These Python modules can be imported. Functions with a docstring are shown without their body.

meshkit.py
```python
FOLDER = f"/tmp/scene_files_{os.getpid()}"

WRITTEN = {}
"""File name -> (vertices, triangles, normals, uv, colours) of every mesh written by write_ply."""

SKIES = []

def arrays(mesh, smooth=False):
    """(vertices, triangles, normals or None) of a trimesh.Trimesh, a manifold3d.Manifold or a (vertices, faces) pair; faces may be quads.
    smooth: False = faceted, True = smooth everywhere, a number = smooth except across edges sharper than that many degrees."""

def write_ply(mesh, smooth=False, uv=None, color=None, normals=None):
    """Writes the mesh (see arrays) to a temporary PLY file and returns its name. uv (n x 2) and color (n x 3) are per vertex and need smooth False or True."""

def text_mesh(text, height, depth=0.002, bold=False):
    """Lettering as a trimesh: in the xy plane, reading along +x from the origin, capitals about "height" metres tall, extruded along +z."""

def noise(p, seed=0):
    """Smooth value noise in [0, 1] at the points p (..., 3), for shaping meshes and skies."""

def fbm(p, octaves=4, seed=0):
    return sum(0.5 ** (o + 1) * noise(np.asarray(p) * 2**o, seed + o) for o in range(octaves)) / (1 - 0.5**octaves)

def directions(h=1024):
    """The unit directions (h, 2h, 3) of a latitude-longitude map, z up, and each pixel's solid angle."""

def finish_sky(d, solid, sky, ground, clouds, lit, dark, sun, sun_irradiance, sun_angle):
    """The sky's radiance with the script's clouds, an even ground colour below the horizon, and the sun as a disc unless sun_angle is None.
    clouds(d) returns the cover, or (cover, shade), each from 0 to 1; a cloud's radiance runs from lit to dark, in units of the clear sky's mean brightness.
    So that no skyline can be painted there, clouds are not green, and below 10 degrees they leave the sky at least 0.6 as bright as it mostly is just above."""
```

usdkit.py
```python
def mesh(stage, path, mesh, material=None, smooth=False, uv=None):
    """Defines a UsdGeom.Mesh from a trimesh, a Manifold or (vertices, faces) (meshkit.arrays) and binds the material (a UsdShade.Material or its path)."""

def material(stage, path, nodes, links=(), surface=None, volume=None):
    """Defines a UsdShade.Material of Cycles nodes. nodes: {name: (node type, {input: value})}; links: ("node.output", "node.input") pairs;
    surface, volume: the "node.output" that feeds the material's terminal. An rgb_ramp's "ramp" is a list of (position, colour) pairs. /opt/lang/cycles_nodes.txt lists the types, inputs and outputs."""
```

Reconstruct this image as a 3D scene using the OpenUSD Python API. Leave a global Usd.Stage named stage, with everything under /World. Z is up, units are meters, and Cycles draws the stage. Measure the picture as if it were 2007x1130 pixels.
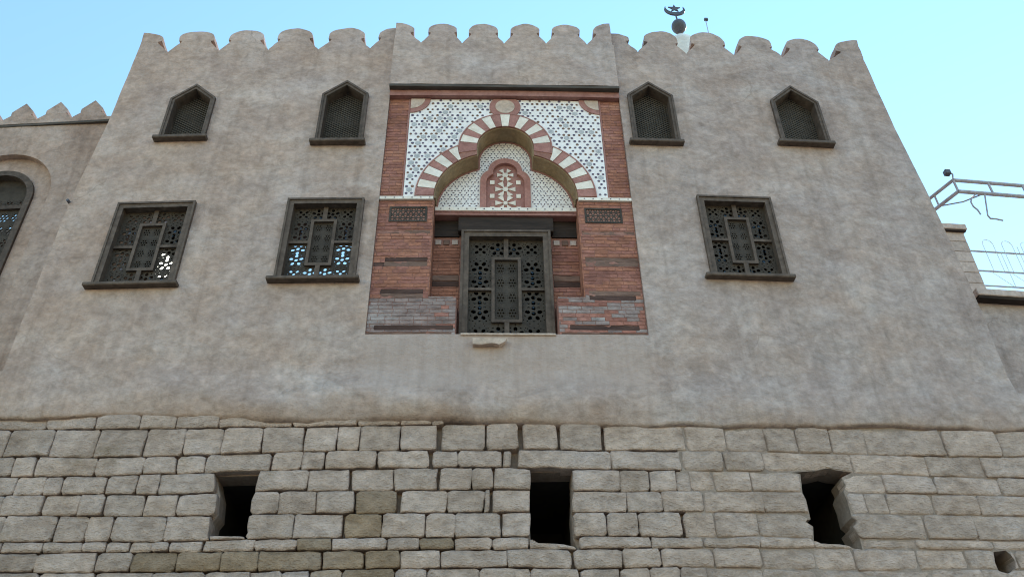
import math, random
import numpy as np, trimesh, manifold3d as m3, shapely
from shapely.geometry import Polygon, Point, LineString, box as sbox
from shapely import affinity
from shapely.ops import unary_union
import usdkit, meshkit
from pxr import Usd, UsdGeom, UsdLux, UsdShade, Sdf, Gf

stage = Usd.Stage.CreateInMemory()
UsdGeom.SetStageUpAxis(stage, UsdGeom.Tokens.z)
UsdGeom.SetStageMetersPerUnit(stage, 1.0)
UsdGeom.Xform.Define(stage, '/World')
UsdGeom.Scope.Define(stage, '/World/Looks')
rng = random.Random(7)

# ------------------------------------------------------------------ camera, sky, sun, exposure
YAW, PITCH, ROLL, KURVE = 0.03286587, 0.62488964, -0.01528551, 0.00436484
DIST, EYE, FOC, PW, PH = 10.7, 1.6, 30 / 36 * 2007, 2007, 1130
def basis():
    cy, sy, cp, sp = math.cos(YAW), math.sin(YAW), math.cos(PITCH), math.sin(PITCH)
    fw = np.array([sy * cp, cy * cp, sp]); r = np.array([cy, -sy, 0.0]); u = np.cross(r, fw)
    c, s = math.cos(ROLL), math.sin(ROLL)
    return c * r + s * u, -s * r + c * u, fw
CR, CU, CF = basis()
cam = UsdGeom.Camera.Define(stage, '/World/camera')
M = np.eye(4); M[0, :3], M[1, :3], M[2, :3], M[3, :3] = CR, CU, -CF, (0, -DIST, EYE)
cam.AddTransformOp().Set(Gf.Matrix4d(*M.ravel().tolist()))
cam.CreateFocalLengthAttr(30.0); cam.CreateHorizontalApertureAttr(36.0); cam.CreateVerticalApertureAttr(20.25)
cam.CreateClippingRangeAttr(Gf.Vec2f(0.1, 5000))
cam.CreateExposureAttr(0.75)

SUN_AZ, SUN_ALT = math.radians(36), math.radians(44)        # behind the building, to the right
SUN_DIR = np.array([math.sin(SUN_AZ) * math.cos(SUN_ALT), math.cos(SUN_AZ) * math.cos(SUN_ALT), math.sin(SUN_ALT)]); SUN_DIR /= np.linalg.norm(SUN_DIR)
SUN_EL, SUN_ROT = math.asin(SUN_DIR[2]), math.atan2(SUN_DIR[0], SUN_DIR[1])
dome = UsdLux.DomeLight.Define(stage, '/World/sky')
sky_mat = usdkit.material(stage, '/World/Looks/sky', {
    'sky': ('sky_texture', {'sky_type': 'single_scattering', 'sun_disc': False, 'sun_elevation': SUN_EL, 'sun_rotation': SUN_ROT,
                            'altitude': 80.0, 'air_density': 3.0, 'aerosol_density': 0.0, 'ozone_density': 10.0}),
    'bg': ('background_shader', {'strength': 0.15})}, [('sky.color', 'bg.color')], surface='bg.background')
UsdShade.MaterialBindingAPI.Apply(dome.GetPrim()).Bind(sky_mat)
dome.GetPrim().SetCustomDataByKey('kind', 'structure'); dome.GetPrim().SetCustomDataByKey('label', 'clear pale cyan sky above the battlements')
sun = UsdLux.DistantLight.Define(stage, '/World/sun')
sun.CreateIntensityAttr(0.5); sun.CreateAngleAttr(0.5); sun.CreateNormalizeAttr(True); sun.CreateColorAttr(Gf.Vec3f(1.0, 0.9, 0.79))
zax = SUN_DIR; xax = np.cross([0, 0, 1.0], zax); xax /= np.linalg.norm(xax); yax = np.cross(zax, xax)
S = np.eye(4); S[0, :3], S[1, :3], S[2, :3] = xax, yax, zax
sun.AddTransformOp().Set(Gf.Matrix4d(*S.ravel().tolist()))

# ------------------------------------------------------------------ helpers
# The facade is gently convex in plan: everything is modelled against a flat facade (X along it, Y into it, Z up) and bent by bend().
def bend(v):
    v = np.array(v, float); v[:, 1] += KURVE * v[:, 0] ** 2
    return v
def F(pts, Y0=0.0):
    """Survey points read off the photograph -> (X, Z) on the facade at depth Y0."""
    p = np.asarray(pts, float).reshape(-1, 2)
    d = CF + ((p[:, 0] - PW / 2) / FOC)[:, None] * CR - ((p[:, 1] - PH / 2) / FOC)[:, None] * CU
    t = (DIST + Y0) / d[:, 1]
    for _ in range(40): t = (DIST + Y0 + KURVE * (t * d[:, 0]) ** 2) / d[:, 1]
    q = t[:, None] * d
    return np.stack([q[:, 0], q[:, 2] + EYE], 1)
def F3(x, y, Y0): a = F([(x, y)], Y0)[0]; return np.array([a[0], Y0, a[1]])

used = {}
def numbered(parent, name):
    k = (parent, name); n = used.get(k, 0); used[k] = n + 1
    return name if n == 0 else f'{name}_{n:03d}'
ORIGIN = {}
def thing(name, label, cat, base, kind=None, group=None):
    path = '/World/' + numbered('/World', name)
    x = UsdGeom.Xform.Define(stage, path); b = bend(np.array([base]))[0]
    x.AddTranslateOp().Set(Gf.Vec3d(*map(float, b))); ORIGIN[path] = b
    p = x.GetPrim()
    p.SetCustomDataByKey('label', label); p.SetCustomDataByKey('category', cat)
    if kind: p.SetCustomDataByKey('kind', kind)
    if group: p.SetCustomDataByKey('group', group)
    return path
def tm(mesh):
    if isinstance(mesh, m3.Manifold):
        q = mesh.to_mesh(); return trimesh.Trimesh(q.vert_properties[:, :3], q.tri_verts, process=False)
    if isinstance(mesh, (list, tuple)) and not isinstance(mesh[0], np.ndarray):
        return trimesh.util.concatenate([tm(x) for x in mesh])
    return mesh
def obj(name, mesh, mat, parent, label=None, kind=None, smooth=False, flat=True):
    t = tm(mesh); v = np.array(t.vertices, float)
    if flat: v = bend(v)
    root = '/World/' + parent.split('/')[2]
    v = v - ORIGIN[root]
    path = parent + '/' + numbered(parent, name)
    usdkit.mesh(stage, path, trimesh.Trimesh(v, t.faces, process=False), MAT[mat], smooth=smooth)
    p = stage.GetPrimAtPath(path)
    if label: p.SetCustomDataByKey('label', label)
    if kind: p.SetCustomDataByKey('kind', kind)
    return path
def rings(poly):
    out = []
    for g in getattr(poly, 'geoms', [poly]):
        if g.geom_type != 'Polygon' or g.area < 1e-7: continue
        g = shapely.geometry.polygon.orient(g)
        out.append(np.array(g.exterior.coords)[:-1]); out += [np.array(i.coords)[:-1] for i in g.interiors]
    return out
def ext(poly, y0, y1, length=None):
    """A shape drawn in (X, Z), extruded from depth y0 (front) to y1."""
    cs = m3.CrossSection(rings(poly), m3.FillRule.EvenOdd)
    m = cs.extrude(y1 - y0)
    m = m.transform(np.array([[1, 0, 0, 0], [0, 0, -1, y1], [0, 1, 0, 0]], float))
    if length: m = m.refine_to_length(length)
    return m
def bx(x0, x1, y0, y1, z0, z1, length=None):
    m = m3.Manifold.cube((x1 - x0, y1 - y0, z1 - z0)).translate((x0, y0, z0))
    return m.refine_to_length(length) if length else m
def rbx(x0, x1, y0, y1, z0, z1, c=0.008):
    """A box with chamfered edges."""
    a = [m3.Manifold.cube((x1 - x0 - 2 * c * (i != 0), y1 - y0 - 2 * c * (i != 1), z1 - z0 - 2 * c * (i != 2))).translate((x0 + c * (i != 0), y0 + c * (i != 1), z0 + c * (i != 2))) for i in range(3)]
    return m3.Manifold.batch_hull(a)
def tube(pts, r, n=10):
    pts = [np.asarray(p, float) for p in pts]; parts = []
    for a, b in zip(pts[:-1], pts[1:]):
        parts.append(trimesh.creation.cylinder(radius=r, segment=[a, b], sections=n))
    for p in pts[1:-1]:
        s = trimesh.creation.icosphere(subdivisions=1, radius=r * 1.0); s.apply_translation(p); parts.append(s)
    return trimesh.util.concatenate(parts)
def rect(x0, x1, z0, z1): return sbox(x0, z0, x1, z1)
def poly(pts): return Polygon([tuple(p) for p in pts])
def arc(cx, cz, r, a0, a1, n=20):
    t = np.radians(np.linspace(a0, a1, n)); return np.stack([cx + r * np.cos(t), cz + r * np.sin(t)], 1)

# ------------------------------------------------------------------ materials
MAT = {}
def mat(name, nodes, links, surface='p.BSDF'):
    MAT[name] = usdkit.material(stage, '/World/Looks/' + name, nodes, links, surface=surface)
def rough(name, stops, scale=1.0, stops2=None, fine=20.0, bump=0.02, fbump=0.006, roughness=0.9, vary=0.0, stretch=(1, 1, 1), spec=0.25, speck=0.25, stain=None):
    """Mottled matt surface: broad patches, finer mottling, per-object tone, two reliefs."""
    n = {'g': ('geometry', {}), 'm': ('mapping', {'scale': stretch}),
         'a': ('noise_texture', {'scale': scale, 'detail': 6.0, 'roughness': 0.62, 'distortion': 0.3}),
         'r': ('rgb_ramp', {'ramp': stops}),
         'b': ('noise_texture', {'scale': fine, 'detail': 5.0, 'roughness': 0.7}),
         'r2': ('rgb_ramp', {'ramp': [(0.3, (1 - speck,) * 3), (0.7, (1 + speck * 0.6,) * 3)]}),
         'x': ('mix', {'mix_type': 'multiply', 'fac': 1.0}),
         'o': ('object_info', {}), 'ro': ('rgb_ramp', {'ramp': [(0, (1 - vary, 1 - vary, 1 - vary * 1.1)), (0.5, (1, 1, 1)), (1, (1 + vary * 0.8, 1 + vary * 0.7, 1 + vary * 0.5))]}),
         'y': ('mix', {'mix_type': 'multiply', 'fac': 1.0}),
         'k1': ('bump', {'distance': bump, 'strength': 0.8}), 'k2': ('bump', {'distance': fbump, 'strength': 0.8}),
         'c': ('noise_texture', {'scale': fine * 4, 'detail': 3.0}),
         'p': ('principled_bsdf', {'roughness': roughness, 'specular_ior_level': spec})}
    l = [('g.position', 'm.vector'), ('m.vector', 'a.vector'), ('m.vector', 'b.vector'), ('m.vector', 'c.vector'), ('a.fac', 'r.fac'), ('b.fac', 'r2.fac'), ('r.color', 'x.color1'), ('r2.color', 'x.color2'),
         ('o.random', 'ro.fac'), ('x.color', 'y.color1'), ('ro.color', 'y.color2'), ('y.color', 'p.base_color'),
         ('b.fac', 'k1.height'), ('c.fac', 'k2.height'), ('k1.normal', 'k2.normal'), ('k2.normal', 'p.normal')]
    if stain:                                                # blotches of another tone with a shape of their own
        col, lo, hi = stain
        n.update({'sn': ('noise_texture', {'scale': 1.15, 'detail': 6.0, 'roughness': 0.68}), 'sm': ('map_range', {'from_min': lo, 'from_max': hi, 'to_max': 0.75, 'clamp': True}), 'sx': ('mix', {'color2': col})})
        l = [q for q in l if q[1] != 'p.base_color'] + [('g.position', 'sn.vector'), ('sn.fac', 'sm.value'), ('sm.result', 'sx.fac'), ('y.color', 'sx.color1'), ('sx.color', 'p.base_color')]
    mat(name, n, l)
def plaster(name, stops):
    n = {'g': ('geometry', {}), 'm': ('mapping', {'scale': (1, 1, 1.25)}),
         'a': ('noise_texture', {'scale': 1.0, 'detail': 7.0, 'roughness': 0.66, 'distortion': 0.5}), 'r': ('rgb_ramp', {'ramp': stops}),
         'b': ('noise_texture', {'scale': 4.2, 'detail': 5.0, 'roughness': 0.68, 'distortion': 0.6}), 'r2': ('rgb_ramp', {'ramp': [(0.30, (0.78, 0.78, 0.77)), (0.5, (1, 1, 1)), (0.68, (1.16, 1.16, 1.17))]}),
         'h': ('noise_texture', {'scale': 0.75, 'detail': 5.0, 'roughness': 0.7}), 'r3': ('rgb_ramp', {'ramp': [(0.34, (1.03, 0.99, 0.945)), (0.5, (1.0, 1.0, 1.0)), (0.66, (0.985, 1.0, 1.03))]}),
         'sx': ('separate_xyz', {}), 'mr': ('map_range', {'from_min': -7.0, 'from_max': 7.5, 'to_min': 0.0, 'to_max': 1.0, 'clamp': True}),
         'ad': ('math', {'math_type': 'multiply_add', 'value2': 0.8, 'value3': -0.4}), 'a2': ('math', {'math_type': 'add'}),
         'r4': ('rgb_ramp', {'ramp': [(0.0, (1.035, 1.005, 0.94)), (0.5, (1, 1.01, 0.99)), (1.0, (0.91, 0.945, 0.955))]}),
         'x1': ('mix', {'mix_type': 'multiply', 'fac': 1.0}), 'x2': ('mix', {'mix_type': 'multiply', 'fac': 1.0}), 'x3': ('mix', {'mix_type': 'multiply', 'fac': 1.0}), 'x4': ('mix', {'mix_type': 'multiply', 'fac': 1.0}), 'r5': ('rgb_ramp', {'ramp': [(0.32, (0.86, 0.86, 0.86)), (0.68, (1.12, 1.12, 1.12))]}),
         'ms': ('mapping', {'scale': (5.5, 1.0, 0.32)}), 's': ('noise_texture', {'scale': 1.0, 'detail': 4.0, 'roughness': 0.6}), 'r6': ('rgb_ramp', {'ramp': [(0.50, (1, 1, 1)), (0.72, (0.84, 0.83, 0.82))]}), 'x5': ('mix', {'mix_type': 'multiply', 'fac': 1.0}),
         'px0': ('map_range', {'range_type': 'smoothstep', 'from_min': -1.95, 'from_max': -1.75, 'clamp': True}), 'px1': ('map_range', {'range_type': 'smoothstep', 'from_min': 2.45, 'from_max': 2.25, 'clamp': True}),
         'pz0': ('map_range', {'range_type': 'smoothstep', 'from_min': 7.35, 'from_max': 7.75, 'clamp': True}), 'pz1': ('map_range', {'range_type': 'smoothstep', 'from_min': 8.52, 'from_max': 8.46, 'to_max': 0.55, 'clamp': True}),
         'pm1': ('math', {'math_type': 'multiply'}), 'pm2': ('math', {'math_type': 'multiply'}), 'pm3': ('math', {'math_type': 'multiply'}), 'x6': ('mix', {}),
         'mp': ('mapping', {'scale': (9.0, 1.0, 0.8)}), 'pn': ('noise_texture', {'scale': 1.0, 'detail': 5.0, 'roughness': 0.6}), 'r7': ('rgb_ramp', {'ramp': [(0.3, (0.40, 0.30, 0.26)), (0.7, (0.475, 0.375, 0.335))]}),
         'dn': ('noise_texture', {'scale': 1.6, 'detail': 4.0}), 'dv': ('mix_vector', {'fac': 0.35}), 'cv': ('voronoi_texture', {'feature': 'distance_to_edge', 'scale': 0.75}),
         'cr': ('map_range', {'from_min': 0.0, 'from_max': 0.008, 'to_min': 0.40, 'to_max': 0.0, 'clamp': True}), 'cn': ('noise_texture', {'scale': 0.5, 'detail': 2.0}), 'cm': ('map_range', {'from_min': 0.52, 'from_max': 0.62, 'clamp': True}),
         'cx': ('math', {'math_type': 'multiply'}), 'x7': ('mix', {'color2': (0.22, 0.165, 0.135)}),
         'd': ('noise_texture', {'scale': 28.0, 'detail': 4.0, 'roughness': 0.7}), 'e': ('noise_texture', {'scale': 10.0, 'detail': 4.0, 'roughness': 0.65}),
         'k1': ('bump', {'distance': 0.03, 'strength': 0.8}), 'k2': ('bump', {'distance': 0.010, 'strength': 0.9}),
         'p': ('principled_bsdf', {'roughness': 0.92, 'specular_ior_level': 0.2})}
    l = [('g.position', 'm.vector')] + [('m.vector', k + '.vector') for k in 'abhde'] + [('g.position', 'sx.vector'), ('sx.x', 'mr.value'), ('h.fac', 'ad.value1'), ('mr.result', 'a2.value1'), ('ad.value', 'a2.value2'), ('a2.value', 'r4.fac'),
         ('a.fac', 'r.fac'), ('b.fac', 'r2.fac'), ('h.fac', 'r3.fac'), ('r.color', 'x1.color1'), ('r2.color', 'x1.color2'), ('x1.color', 'x2.color1'), ('r3.color', 'x2.color2'), ('x2.color', 'x3.color1'), ('r4.color', 'x3.color2'),
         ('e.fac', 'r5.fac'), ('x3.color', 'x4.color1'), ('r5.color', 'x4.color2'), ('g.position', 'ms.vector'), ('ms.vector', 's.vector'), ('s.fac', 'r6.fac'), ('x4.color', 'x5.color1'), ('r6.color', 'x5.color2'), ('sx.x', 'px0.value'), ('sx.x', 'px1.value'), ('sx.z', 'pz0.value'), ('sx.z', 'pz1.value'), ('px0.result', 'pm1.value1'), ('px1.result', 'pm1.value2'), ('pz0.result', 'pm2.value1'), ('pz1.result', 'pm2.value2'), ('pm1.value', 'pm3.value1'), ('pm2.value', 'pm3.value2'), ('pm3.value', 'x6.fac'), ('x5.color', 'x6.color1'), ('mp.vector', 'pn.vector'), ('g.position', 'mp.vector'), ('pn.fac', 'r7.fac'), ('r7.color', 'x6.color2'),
         ('dv.result', 'cv.vector'), ('m.vector', 'dn.vector'), ('m.vector', 'dv.a'), ('dn.color', 'dv.b'), ('cv.distance', 'cr.value'), ('cn.fac', 'cm.value'), ('m.vector', 'cn.vector'), ('cr.result', 'cx.value1'), ('cm.result', 'cx.value2'), ('cx.value', 'x7.fac'), ('x6.color', 'x7.color1'), ('x7.color', 'p.base_color'), ('e.fac', 'k1.height'), ('d.fac', 'k2.height'), ('k1.normal', 'k2.normal'), ('k2.normal', 'p.normal')]
    mat(name, n, l)
plaster('plaster', [(0.28, (0.324, 0.238, 0.210)), (0.44, (0.412, 0.310, 0.278)), (0.56, (0.456, 0.355, 0.326)), (0.70, (0.517, 0.422, 0.402))])
rough('plaster_tan', [(0.3, (0.27, 0.185, 0.105)), (0.7, (0.39, 0.29, 0.185))], 2.0, fine=14.0, bump=0.012, fbump=0.004)
def stone_mat(name, stops, vary):
    rough(name, stops, 1.5, fine=8.0, bump=0.045, fbump=0.025, vary=vary, speck=0.36, stretch=(0.8, 1, 1.3), stain=((0.23, 0.165, 0.095), 0.60, 0.75))
stone_mat('stone', [(0.30, (0.339, 0.248, 0.199)), (0.44, (0.468, 0.351, 0.294)), (0.58, (0.535, 0.412, 0.357)), (0.75, (0.592, 0.475, 0.435))], 0.11)
stone_mat('stone_ochre', [(0.30, (0.269, 0.180, 0.112)), (0.6, (0.374, 0.271, 0.200)), (0.75, (0.451, 0.347, 0.279))], 0.14)
rough('stone_mortar', [(0.3, (0.25, 0.19, 0.155)), (0.7, (0.38, 0.30, 0.255))], 2.5, fine=12.0, bump=0.03, fbump=0.01)
rough('brick', [(0.28, (0.16, 0.075, 0.062)), (0.42, (0.29, 0.125, 0.10)), (0.55, (0.37, 0.165, 0.13)), (0.7, (0.44, 0.225, 0.19))], 1.1, fine=14.0, bump=0.012, fbump=0.005, vary=0.14, speck=0.45, stretch=(0.6, 1, 1.6))
rough('brick_orange', [(0.28, (0.20, 0.09, 0.068)), (0.42, (0.33, 0.14, 0.095)), (0.55, (0.40, 0.18, 0.125)), (0.7, (0.46, 0.24, 0.18))], 1.1, fine=14.0, bump=0.012, fbump=0.005, vary=0.14, speck=0.45, stretch=(0.6, 1, 1.6))
rough('brick_washed', [(0.30, (0.17, 0.125, 0.115)), (0.45, (0.29, 0.21, 0.198)), (0.58, (0.37, 0.30, 0.29)), (0.68, (0.47, 0.42, 0.415))], 1.5, fine=11.0, bump=0.02, fbump=0.008, vary=0.08, speck=0.45, stretch=(0.6, 1, 1.8))
rough('mortar', [(0.3, (0.25, 0.115, 0.09)), (0.7, (0.38, 0.20, 0.165))], 3.0, fine=20.0, bump=0.006, fbump=0.003)
rough('red_stone', [(0.3, (0.32, 0.145, 0.125)), (0.7, (0.43, 0.225, 0.20))], 3.0, fine=16.0, bump=0.006, fbump=0.003, vary=0.12)
rough('white_stone', [(0.3, (0.70, 0.61, 0.53)), (0.7, (0.86, 0.79, 0.73))], 4.0, fine=14.0, bump=0.004, fbump=0.002, vary=0.08, speck=0.14)
rough('white_tile', [(0.3, (0.80, 0.745, 0.73)), (0.7, (0.90, 0.865, 0.87))], 3.0, fine=16.0, bump=0.003, fbump=0.001, roughness=0.5, speck=0.10)
rough('blue_inlay', [(0.3, (0.075, 0.062, 0.11)), (0.7, (0.20, 0.155, 0.20))], 9.0, fine=30.0, bump=0.002, fbump=0.001, roughness=0.5)
rough('grey_inlay', [(0.3, (0.40, 0.40, 0.42)), (0.7, (0.52, 0.52, 0.53))], 9.0, fine=30.0, bump=0.002, fbump=0.001, roughness=0.6)
rough('timber', [(0.3, (0.15, 0.085, 0.065)), (0.7, (0.26, 0.165, 0.135))], 3.0, fine=12.0, bump=0.012, fbump=0.005, stretch=(0.4, 1, 3), vary=0.12, speck=0.4)
rough('dark_timber', [(0.3, (0.055, 0.030, 0.025)), (0.7, (0.125, 0.072, 0.06))], 4.0, fine=14.0, bump=0.01, fbump=0.004, stretch=(0.4, 1, 3), speck=0.4)
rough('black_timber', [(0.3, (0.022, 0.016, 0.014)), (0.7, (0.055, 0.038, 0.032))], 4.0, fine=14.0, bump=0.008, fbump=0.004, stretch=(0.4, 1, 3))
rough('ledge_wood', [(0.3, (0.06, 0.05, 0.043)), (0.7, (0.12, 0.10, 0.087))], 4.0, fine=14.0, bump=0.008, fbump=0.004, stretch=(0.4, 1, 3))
rough('grille_wood', [(0.3, (0.082, 0.059, 0.047)), (0.7, (0.142, 0.105, 0.085))], 3.0, fine=12.0, bump=0.006, fbump=0.003, roughness=0.75, vary=0.08, speck=0.38, stretch=(1, 1, 1))
rough('tracery_wood', [(0.3, (0.040, 0.031, 0.025)), (0.7, (0.076, 0.060, 0.048))], 4.0, fine=18.0, bump=0.003, fbump=0.001, roughness=0.75, vary=0.05)  # shade of the recessed grille panels put into this darker colour
rough('lattice_wood', [(0.3, (0.082, 0.070, 0.058)), (0.7, (0.135, 0.115, 0.098))], 4.0, fine=18.0, bump=0.003, fbump=0.001, roughness=0.75)
rough('pale_slab', [(0.3, (0.47, 0.35, 0.28)), (0.7, (0.62, 0.49, 0.42))], 4.0, fine=14.0, bump=0.01, fbump=0.004)
rough('dome_white', [(0.3, (0.62, 0.62, 0.60)), (0.7, (0.76, 0.76, 0.74))], 3.0, fine=12.0, bump=0.004, fbump=0.002, speck=0.1)
rough('metal_dark', [(0.3, (0.055, 0.055, 0.07)), (0.7, (0.10, 0.10, 0.12))], 6.0, fine=20.0, bump=0.002, fbump=0.001, roughness=0.5, spec=0.5)
rough('metal_grey', [(0.3, (0.30, 0.28, 0.32)), (0.7, (0.42, 0.40, 0.43))], 6.0, fine=20.0, bump=0.002, fbump=0.001, roughness=0.5, spec=0.5)
rough('metal_pale', [(0.3, (0.62, 0.62, 0.62)), (0.7, (0.76, 0.76, 0.75))], 6.0, fine=20.0, bump=0.002, fbump=0.001, roughness=0.5, spec=0.5)  # railing wires: their overexposed look put into this pale colour
rough('pier_block', [(0.3, (0.44, 0.34, 0.30)), (0.7, (0.56, 0.455, 0.41))], 3.0, fine=12.0, bump=0.01, fbump=0.004, vary=0.08)
rough('ground', [(0.3, (0.22, 0.18, 0.13)), (0.7, (0.34, 0.29, 0.22))], 0.5, fine=6.0, bump=0.03, fbump=0.01)
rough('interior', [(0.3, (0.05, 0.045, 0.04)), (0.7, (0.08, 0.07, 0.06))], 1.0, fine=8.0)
mat('pane_plain', {'t': ('transparent_bsdf', {'color': (0.94, 0.96, 0.96)}), 'g': ('glossy_bsdf', {'roughness': 0.02, 'color': (0.9, 0.95, 1.0)}), 'f': ('layer_weight', {}), 'q': ('math', {'math_type': 'power', 'value2': 4.0}), 'ma': ('math', {'math_type': 'multiply_add', 'value2': 0.9, 'value3': 0.04}), 'x': ('mix_closure', {})},
    [('f.facing', 'q.value1'), ('q.value', 'ma.value1'), ('ma.value', 'x.fac'), ('t.BSDF', 'x.closure1'), ('g.BSDF', 'x.closure2')], surface='x.closure')

# ------------------------------------------------------------------ ground
gp = thing('ground', 'bare sandy ground at the foot of the old stone wall', 'ground', (0, 0, 0), kind='structure')
g = trimesh.Trimesh([(-400, -400, 0), (400, -400, 0), (400, 400, 0), (-400, 400, 0)], [(0, 1, 2), (0, 2, 3)], process=False)
obj('ground_sheet', g, 'ground', gp, kind='structure', flat=False)

# ------------------------------------------------------------------ main mosque block
C = 0.275                                                   # centre line of the portal
mosque = thing('mosque', 'tan plastered mosque front with rounded battlements, brick portal and dark lattice windows', 'mosque', (C, 0, 7.0))
POINTED = [(-5.85, -5.03, 12.65, 13.65, 14.02), (-3.07, -2.23, 12.49, 13.69, 14.05), (2.55, 3.395, 12.55, 13.75, 14.11), (5.25, 6.16, 12.66, 13.74, 14.16)]
GRILLE = [(-6.16, -4.87, 9.45, 11.12), (-3.34, -2.08, 9.50, 11.14), (3.50, 4.765, 9.61, 11.28)]
ZR = 15.05                                                  # bottom of the gaps between the merlons
top_l, top_r, low_l, low_r = -6.84, 7.44, -7.06, 7.79
zb_pts = F([(-200, 816), (0, 818), (350, 818), (700, 827), (1000, 829), (1400, 836), (1700, 840), (2007, 846), (2200, 848)])
def zbot(x):
    x = np.asarray(x, float)
    return np.interp(x, zb_pts[:, 0], zb_pts[:, 1]) + 0.15 * (meshkit.fbm(np.stack([x * 1.1, x * 0, x * 0], -1), 5, 5) - 0.5)
def relief(x, z, seed=1):
    P = np.stack([x, 0 * x, z], -1)
    return 0.05 * (meshkit.fbm(P * 0.55, 3, seed) - 0.5) + 0.022 * (meshkit.fbm(P * 2.3, 3, seed + 1) - 0.5)
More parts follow.
